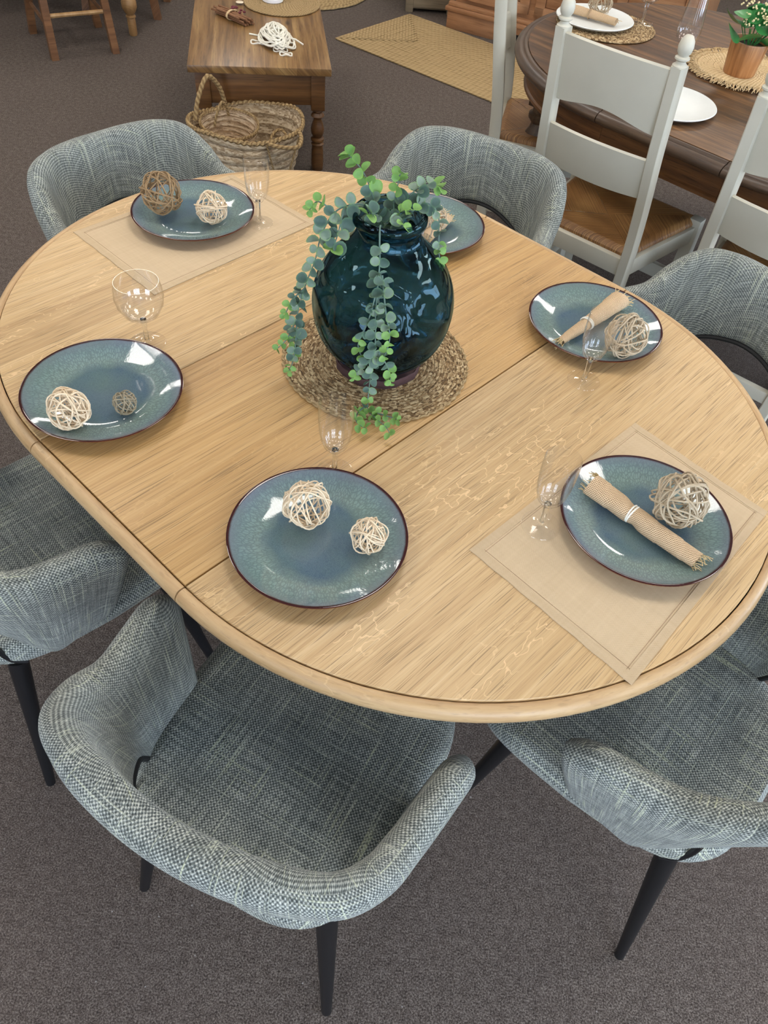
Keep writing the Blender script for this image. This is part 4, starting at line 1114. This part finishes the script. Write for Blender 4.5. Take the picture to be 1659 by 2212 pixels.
# ------------------------------------------------------------------ white ladder-back chairs
def make_ladder():
    r = thing('ladder_back_chair', 'x', 'chair')
    zs = .46; wb, wf, dp = .186, .235, .385
    for sx in (-1, 1):
        # post leaning back above the seat
        P = [(sx * .180, -.0, 0), (sx * wb, 0, zs), (sx * .179, -.045, .80), (sx * .177, -.071, 1.012)]
        m = MB(); rows = []
        pts = cr(P, 6)
        for p in pts:
            rows.append([(p.x + a * .017, p.y + b * .021, p.z) for a, b in ((-1, -.8), (-.8, -1), (.8, -1), (1, -.8), (1, .8), (.8, 1), (-.8, 1), (-1, .8), (-1, -.8))])
        m.grid(rows, [[(p.z, k * .01) for k in range(9)] for p in pts])
        for ri in (0, len(rows) - 1): m.add(rows[ri][:8], [tuple(range(8))])
        m.build('back_post', 'white_paint', r)
        fx, fy, fz = sx * .177, -.073, 1.012
        MB().lathe([(0, 0), (.020, 0), (.020, .003), (.013, .009), (.012, .013), (.019, .018), (.019, .022), (.013, .026), (.018, .034), (.020, .046), (.0175, .060), (.010, .071), (0, .074)], 24, fx, fy, fz).build('finial', 'white_paint', r)
        m = MB(); m.box(sx * wf - .021, sx * wf + .021, dp - .021, dp + .021, 0, zs - .004, .003); m.build('front_leg', 'white_paint', r)
    def slat(z0, z1, y0, arch, nm='slat'):
        m = MB(); rows = []; uvr = []; n = 20; hw = .170
        for i in range(n + 1):
            q = -1 + 2 * i / n; x = q * hw; yb = -.028 * (1 - q * q)
            zt = z1 + .006 * (1 - q * q); zb = z0 + arch * (max(0, math.cos(q * pi / 2)) ** 1.6) 
            yt = y0 - (z1 - z0) * .18
            pr = [(yb + y0 + .008, zb), (yb + yt + .008, zt - .004), (yb + yt, zt), (yb + yt - .008, zt - .004), (yb + y0 - .008, zb), (yb + y0 + .008, zb)]
            rows.append([(x, a, b) for a, b in pr]); uvr.append([(x, b) for a, b in pr])
        m.grid(rows, uvr)
        for ri in (0, n): m.add(rows[ri][:5], [tuple(range(5))])
        m.build(nm, 'white_paint', r)
    slat(.825, 1.005, -.042, .028); slat(.640, .760, -.022, .0)
    # rails under the seat
    m = MB()
    def bar(a, b, z0, z1, hw=.011):
        a = Vector(a); b = Vector(b); t = (b - a); L = t.length; an = math.atan2(t.y, t.x)
        MX = Matrix.Translation((a.x, a.y, 0)) @ Matrix.Rotation(an, 4, 'Z')
        m.box(0, L, -hw, hw, z0, z1, .003, MX)
    for z0, z1 in ((.375, .432),):
        bar((-wb, 0), (wb, 0), z0, z1); bar((-wf, dp), (wf, dp), z0, z1); bar((-wb, 0), (-wf, dp), z0, z1); bar((wb, 0), (wf, dp), z0, z1)
    m.build('seat_rail', 'white_paint', r)
    m = MB(); bar((-wb, 0), (-wf, dp), .15, .19); bar((wb, 0), (wf, dp), .15, .19); bar((-wf, dp), (wf, dp), .20, .25); bar((-wb, 0), (wb, 0), .20, .24); m.build('stretcher', 'white_paint', r)
    # rush seat: four triangular wraps meeting at the centre, ridged
    m = MB(); cs = [(-wb + .012, .016), (wb - .012, .016), (wf - .004, dp + .018), (-wf + .004, dp + .018)]
    cen = Vector((0, dp * .5, 0))
    for i in range(4):
        a = Vector((*cs[i], 0)); b = Vector((*cs[(i + 1) % 4], 0)); K = 22
        outw = ((a + b) / 2 - cen).normalized()
        rows = []; uvr = []
        for k in range(K + 1):
            q = k / K; row = []; uu = []
            for s in range(33):
                w_ = s / 32; e = a + (b - a) * w_; p = cen + (e - cen) * q
                ridge = .0012 * abs(math.sin(w_ * q * 32 * pi / 2))
                z = .452 + .004 * math.sin(q * pi * .5) + ridge - .010 * (1 - q) 
                if q > .93: z -= .010 * ((q - .93) / .07) ** 2
                row.append((p.x, p.y, z)); uu.append(((e - a).length * q, w_ * 0 + q * .02))
            rows.append(row); uvr.append(uu)
        # roll over the edge
        row = []; uu = []
        for zz, oo in ((.440, .006), (.428, .006), (.424, -.002)):
            row = [(x + outw.x * oo, y + outw.y * oo, zz) for x, y, z in rows[K]]; rows.append(row); uvr.append([(u_, .03) for u_, v_ in uvr[K]])
        m.grid(rows, uvr)
    m.build('rush_seat', 'rush', r)
    return r
h = R(53.2); rr_ = Vector((math.sin(h), -math.cos(h)))
LC = [(.530 , 2.380, 53.2, 'cream ladder-back chair with woven rush seat behind the oak table, both posts in view'),
      (.530 + rr_.x * .59, 2.380 + rr_.y * .59, 53.2, 'cream ladder-back chair cut off by the right edge of the picture'),
      (None, None, -8, 'cream ladder-back chair at the rounded end of the dark table, mostly one post in view')]
ah = R(-8); f_ = Vector((math.cos(ah), math.sin(ah))); r_ = Vector((f_.y, -f_.x))
pp = Vector((.262, 3.05)) - r_ * .186
LC[2] = (pp.x, pp.y, -8, LC[2][3])
p0 = None
for x, y, hh, lab in LC:
    o = make_ladder() if p0 is None else copy_tree(p0)
    if p0 is None: p0 = o
    o.location = (x, y, 0); o.rotation_euler = (0, 0, R(hh - 90)); tag(o, lab, 'chair', 'cream ladder-back chairs at the dark table')

# ------------------------------------------------------------------ things on the dark table
coil_mat('seagrass_mat', 'round seagrass mat under the white plate on the dark table', (.625, 3.345, ZD + .0005), .185, .009, 'seagrass')
def white_plate(loc, lab):
    o = MB().lathe([(0, .005), (.09, .005), (.112, .009), (.132, .014), (.141, .018), (.144, .0185), (.146, .016), (.135, .009), (.112, .003), (.09, 0), (0, 0)], 64).build('white_plate', 'stoneware', loc=loc)
    tag(o, lab, 'plate'); return o
white_plate((.583, 3.352, ZD + .008), 'white stoneware plate on the seagrass mat with vine ball and burlap roll')
white_plate((.755, 2.640, ZD), 'bare white stoneware plate beside the cream chair post on the dark table')
vine_ball((.600, 3.405, ZD + .008 + .005 + .046), .046, 'vine_grey', 18, 'grey vine ball on the white plate of the dark table, cut by the top edge', 31)
burlap_roll((.470, 3.405, ZD + .034), (.655, 3.300, ZD + .030), .021, .016, 'smooth burlap roll across the white plate on the dark table', 32, .5, 'burlap', (4, 4), cinch=.97)
wine_glass((.770, 3.395, ZD + .0075), 'stemmed glass standing on the seagrass mat at the right of the white plate', 1.25, nm='stemmed_glass')
TG = [(.005, .125), (.020, .128), (.033, .140), (.0375, .158), (.036, .185), (.031, .225), (.027, .262), (.0263, .262), (.0302, .225), (.0352, .185), (.0367, .158), (.032, .142), (.019, .131), (0, .129)]
wine_glass((.795, 2.83, ZD), 'tall tapered wine glass behind the cream chair post on the dark table', 1.0, TG, 'tall_wine_glass')
wine_glass((1.20, 3.28, ZD), 'round bowled wine glass behind the potted plant', 1.25, nm='wine_glass')
fm_ = coil_mat('fringed_mat', 'round pale raffia mat with a fringed edge under the potted plant', (1.075, 3.02, ZD + .0005), .165, .011, 'raffia')
m = MB(); g = random.Random(17)
for k in range(420):
    a = 2 * pi * k / 420 + g.uniform(-.01, .01); L = g.uniform(.028, .048); r0 = .158
    b = a + g.uniform(-.08, .08)
    m.tube([(r0 * math.cos(a), r0 * math.sin(a), .006), ((r0 + L * .5) * math.cos(a), (r0 + L * .5) * math.sin(a), .010 + g.uniform(0, .006)), ((r0 + L) * math.cos(b), (r0 + L) * math.sin(b), .003 + g.uniform(0, .006))], .0016, 4)
o = m.build('fringe', 'raffia', fm_, weld=False); o['kind'] = 'stuff'
pp_ = thing('potted_plant', 'green round-leaved plant with cream blossom in a wooden pot on the fringed mat', 'plant', (1.048, 2.98, ZD + .0085))
MB().lathe([(0, 0), (.051, 0), (.053, .003), (.063, .098), (.062, .102), (.055, .102), (.054, .085), (0, .085)], 40).build('pot', 'potwood', pp_)
MB().lathe([(0, .088), (.054, .086)], 24).build('soil', 'soil', pp_)
g = random.Random(4)
lm = None
for k in range(24):
    a = g.uniform(0, 2 * pi); rad = g.uniform(.01, .085); zc = .125 + g.uniform(0, .065) + (.09 - rad) * .3
    if k < 5: a = [3.5, 4.3, 5.3, 2.6, 5.9][k]; rad = .08; zc = [.125, .13, .12, .15, .14][k]
    s = g.uniform(.9, 1.3) if k > 4 else 1.45
    if lm is None:
        n = 16; vs = [(0, 0, -.002)] + [(.027 * math.cos(2 * pi * i / n), .024 * math.sin(2 * pi * i / n) * (1 + .1 * math.cos(2 * pi * i / n)), .003 * math.cos(4 * pi * i / n)) for i in range(n)]
        o = MB().add(vs, [(0, 1 + i, 1 + (i + 1) % n) for i in range(n)], [(x, y) for x, y, z in vs]).build('leaf', 'plant', pp_, weld=False); lm = o
    else: o = lm.copy(); COL.objects.link(o)
    o.location = (rad * math.cos(a), rad * math.sin(a), zc); o.rotation_euler = (g.uniform(-.7, .7), g.uniform(-.7, .7), a); o.scale = (s, s, s)
m = MB()
for k in range(16):
    a = g.uniform(0, 2 * pi); rad = g.uniform(.01, .06)
    m.tube([(.015 * math.cos(a), .015 * math.sin(a), .085), (rad * .7 * math.cos(a), rad * .7 * math.sin(a), .12), (rad * math.cos(a), rad * math.sin(a), .145)], .0015, 4)
m.build('stem', 'plant', pp_)
m = MB()
for k in range(90):
    j = k % 5; a0 = [3.9, 4.6, 5.0, 4.2, 3.2][j]; a = a0 + g.uniform(-.35, .35); rad = .055 + g.uniform(-.012, .02)
    m.lathe([(0, 0), (.0035, .003), (.0025, .006), (0, .007)], 5, rad * math.cos(a), rad * math.sin(a), .165 + .012 * j + g.uniform(-.02, .02))
o = m.build('blossom', 'blossom', pp_, weld=False); o['kind'] = 'stuff'

# ------------------------------------------------------------------ furniture along the back
cb = thing('pine_cabinet', 'antique pine cabinet with panelled front and moulded plinth at the top edge', 'cabinet', (.09, 5.64, 0), math.atan2(5.52 - 5.64, .27))
MB().box(0, 1.5, .02, .5, .09, 1.0, .004).build('carcass', 'cab', cb)
m = MB(); m.box(-.03, .30, -.02, .5, 0, .10, .004); m.box(1.2, 1.53, -.02, .5, 0, .10, .004); m.box(.30, 1.2, -.02, .0, .06, .10, .003)
m.build('plinth', 'cab', cb)
m = MB(); m.box(-.045, 1.545, -.035, .02, .1, .125, .008); m.box(-.03, 1.53, -.022, .02, .125, .15, .008); m.build('plinth_moulding', 'cab', cb)
MB().box(.30, 1.2, .002, .02, 0, .06).build('recess_shade', 'painted_shade', cb)  # near-black sheet standing in for the shade in the plinth opening
for k, (x0, x1) in enumerate(((.05, .49), (.53, .97), (1.01, 1.45))):
    d = MB(); d.box(x0, x0 + .06, -.002, .02, .17, .95, .004); d.box(x1 - .06, x1, -.002, .02, .17, .95, .004); d.box(x0, x1, -.002, .02, .17, .23, .004); d.box(x0, x1, -.002, .02, .89, .95, .004)
    do = d.build('door', 'cab', cb); MB().box(x0 + .062, x1 - .062, .008, .019, .232, .888, .006).build('door_panel', 'cab', do)
gc = thing('limed_chest', 'grey limed wooden chest standing on the carpet left of the pine cabinet', 'chest', (-.21, 5.86, 0), math.atan2(.03, .3))
MB().box(0, .30, .0, .4, .02, .8, .004).build('carcass', 'greywood', gc)
for x0 in (-.012, .262):
    MB().box(x0, x0 + .05, -.014, .036, 0, .8, .004).build('corner_post', 'greywood', gc)
MB().box(.038, .262, -.010, .0, .03, .10, .003).build('bottom_rail', 'greywood', gc)
# far chair and table legs at upper left
def wood_chair(loc, rz, lab):
    r = thing('wooden_chair', lab, 'chair', loc, rz)
    for sx in (-1, 1):
        for sy in (-1, 1):
            a = Vector((sx * .15, sy * .16, .44)); b = Vector((sx * .185, sy * .205, 0))
            if sy < 0: b = Vector((sx * .165, -.215, 0))
            m = MB(); t = (a - b)
            rows = [[tuple(b + t * q + Vector((u * .019, v * .021, 0))) for u, v in ((-1, -1), (1, -1), (1, 1), (-1, 1), (-1, -1))] for q in (0, .5, 1)]
            m.grid(rows, [[(q, k * .02) for k in range(5)] for q in (0, .5, 1)]); m.add(rows[0][:4], [(0, 1, 2, 3)]); m.build('leg', 'chairwood', r, smooth=False)
    MB().box(-.2, .2, -.2, .2, .44, .475, .012).build('seat', 'chairwood', r)
    MB().tube([(-.155, -.195, .20), (.155, -.195, .20)], .011, 8).build('stretcher', 'legwood', r)
    for sx in (-1, 1): MB().tube([(sx * .165, -.195, .16), (sx * .165, .185, .16)], .010, 8).build('side_stretcher', 'chairwood', r)
    for sx in (-1, 1): MB().box(sx * .17 - .018, sx * .17 + .018, -.2, -.165, .47, .95, .005).build('back_post', 'chairwood', r)
    MB().box(-.17, .17, -.195, -.175, .82, .93, .005).build('back_rail', 'chairwood', r)
    return r
wood_chair((-2.03, 4.73, 0), R(33.7), 'brown wooden chair at the upper left, legs and stretcher in view')
wood_chair((-1.925, 5.375, 0), R(95), 'brown wooden chair farther back behind the turned pine leg')
pt = thing('pine_table', 'pine table with turned bulbous legs at the upper left, one leg foot in view', 'table', (-1.757, 4.93, 0))
for lx, ly in ((0, 0), (-.95, -.05), (-.35, 1.0), (-1.3, .95)):
    MB().lathe([(0, 0), (.020, 0), (.024, .01), (.0235, .085), (.022, .09), (.028, .094), (.028, .101), (.020, .106), (.031, .12), (.043, .145), (.043, .170), (.032, .195), (.024, .2), (.026, .206), (.022, .215), (.03, .33), (.036, .45), (.03, .52), (.04, .53), (.04, .735), (0, .735)], 28, lx, ly).build('turned_leg', 'legwood', pt)
m = MB(); MX = Matrix.Rotation(math.atan2(.45, -.9), 4, 'Z')
vs = [(.07, -.09), (-.28, 1.10), (-1.40, 1.05), (-1.05, -.14)]
m.add([(x, y, .735) for x, y in vs] + [(x, y, .765) for x, y in vs], [(3, 2, 1, 0), (4, 5, 6, 7), (0, 1, 5, 4), (1, 2, 6, 5), (2, 3, 7, 6), (3, 0, 4, 7)]); m.build('tabletop', 'legwood', pt, smooth=False)
print('leaves', n_leaf)
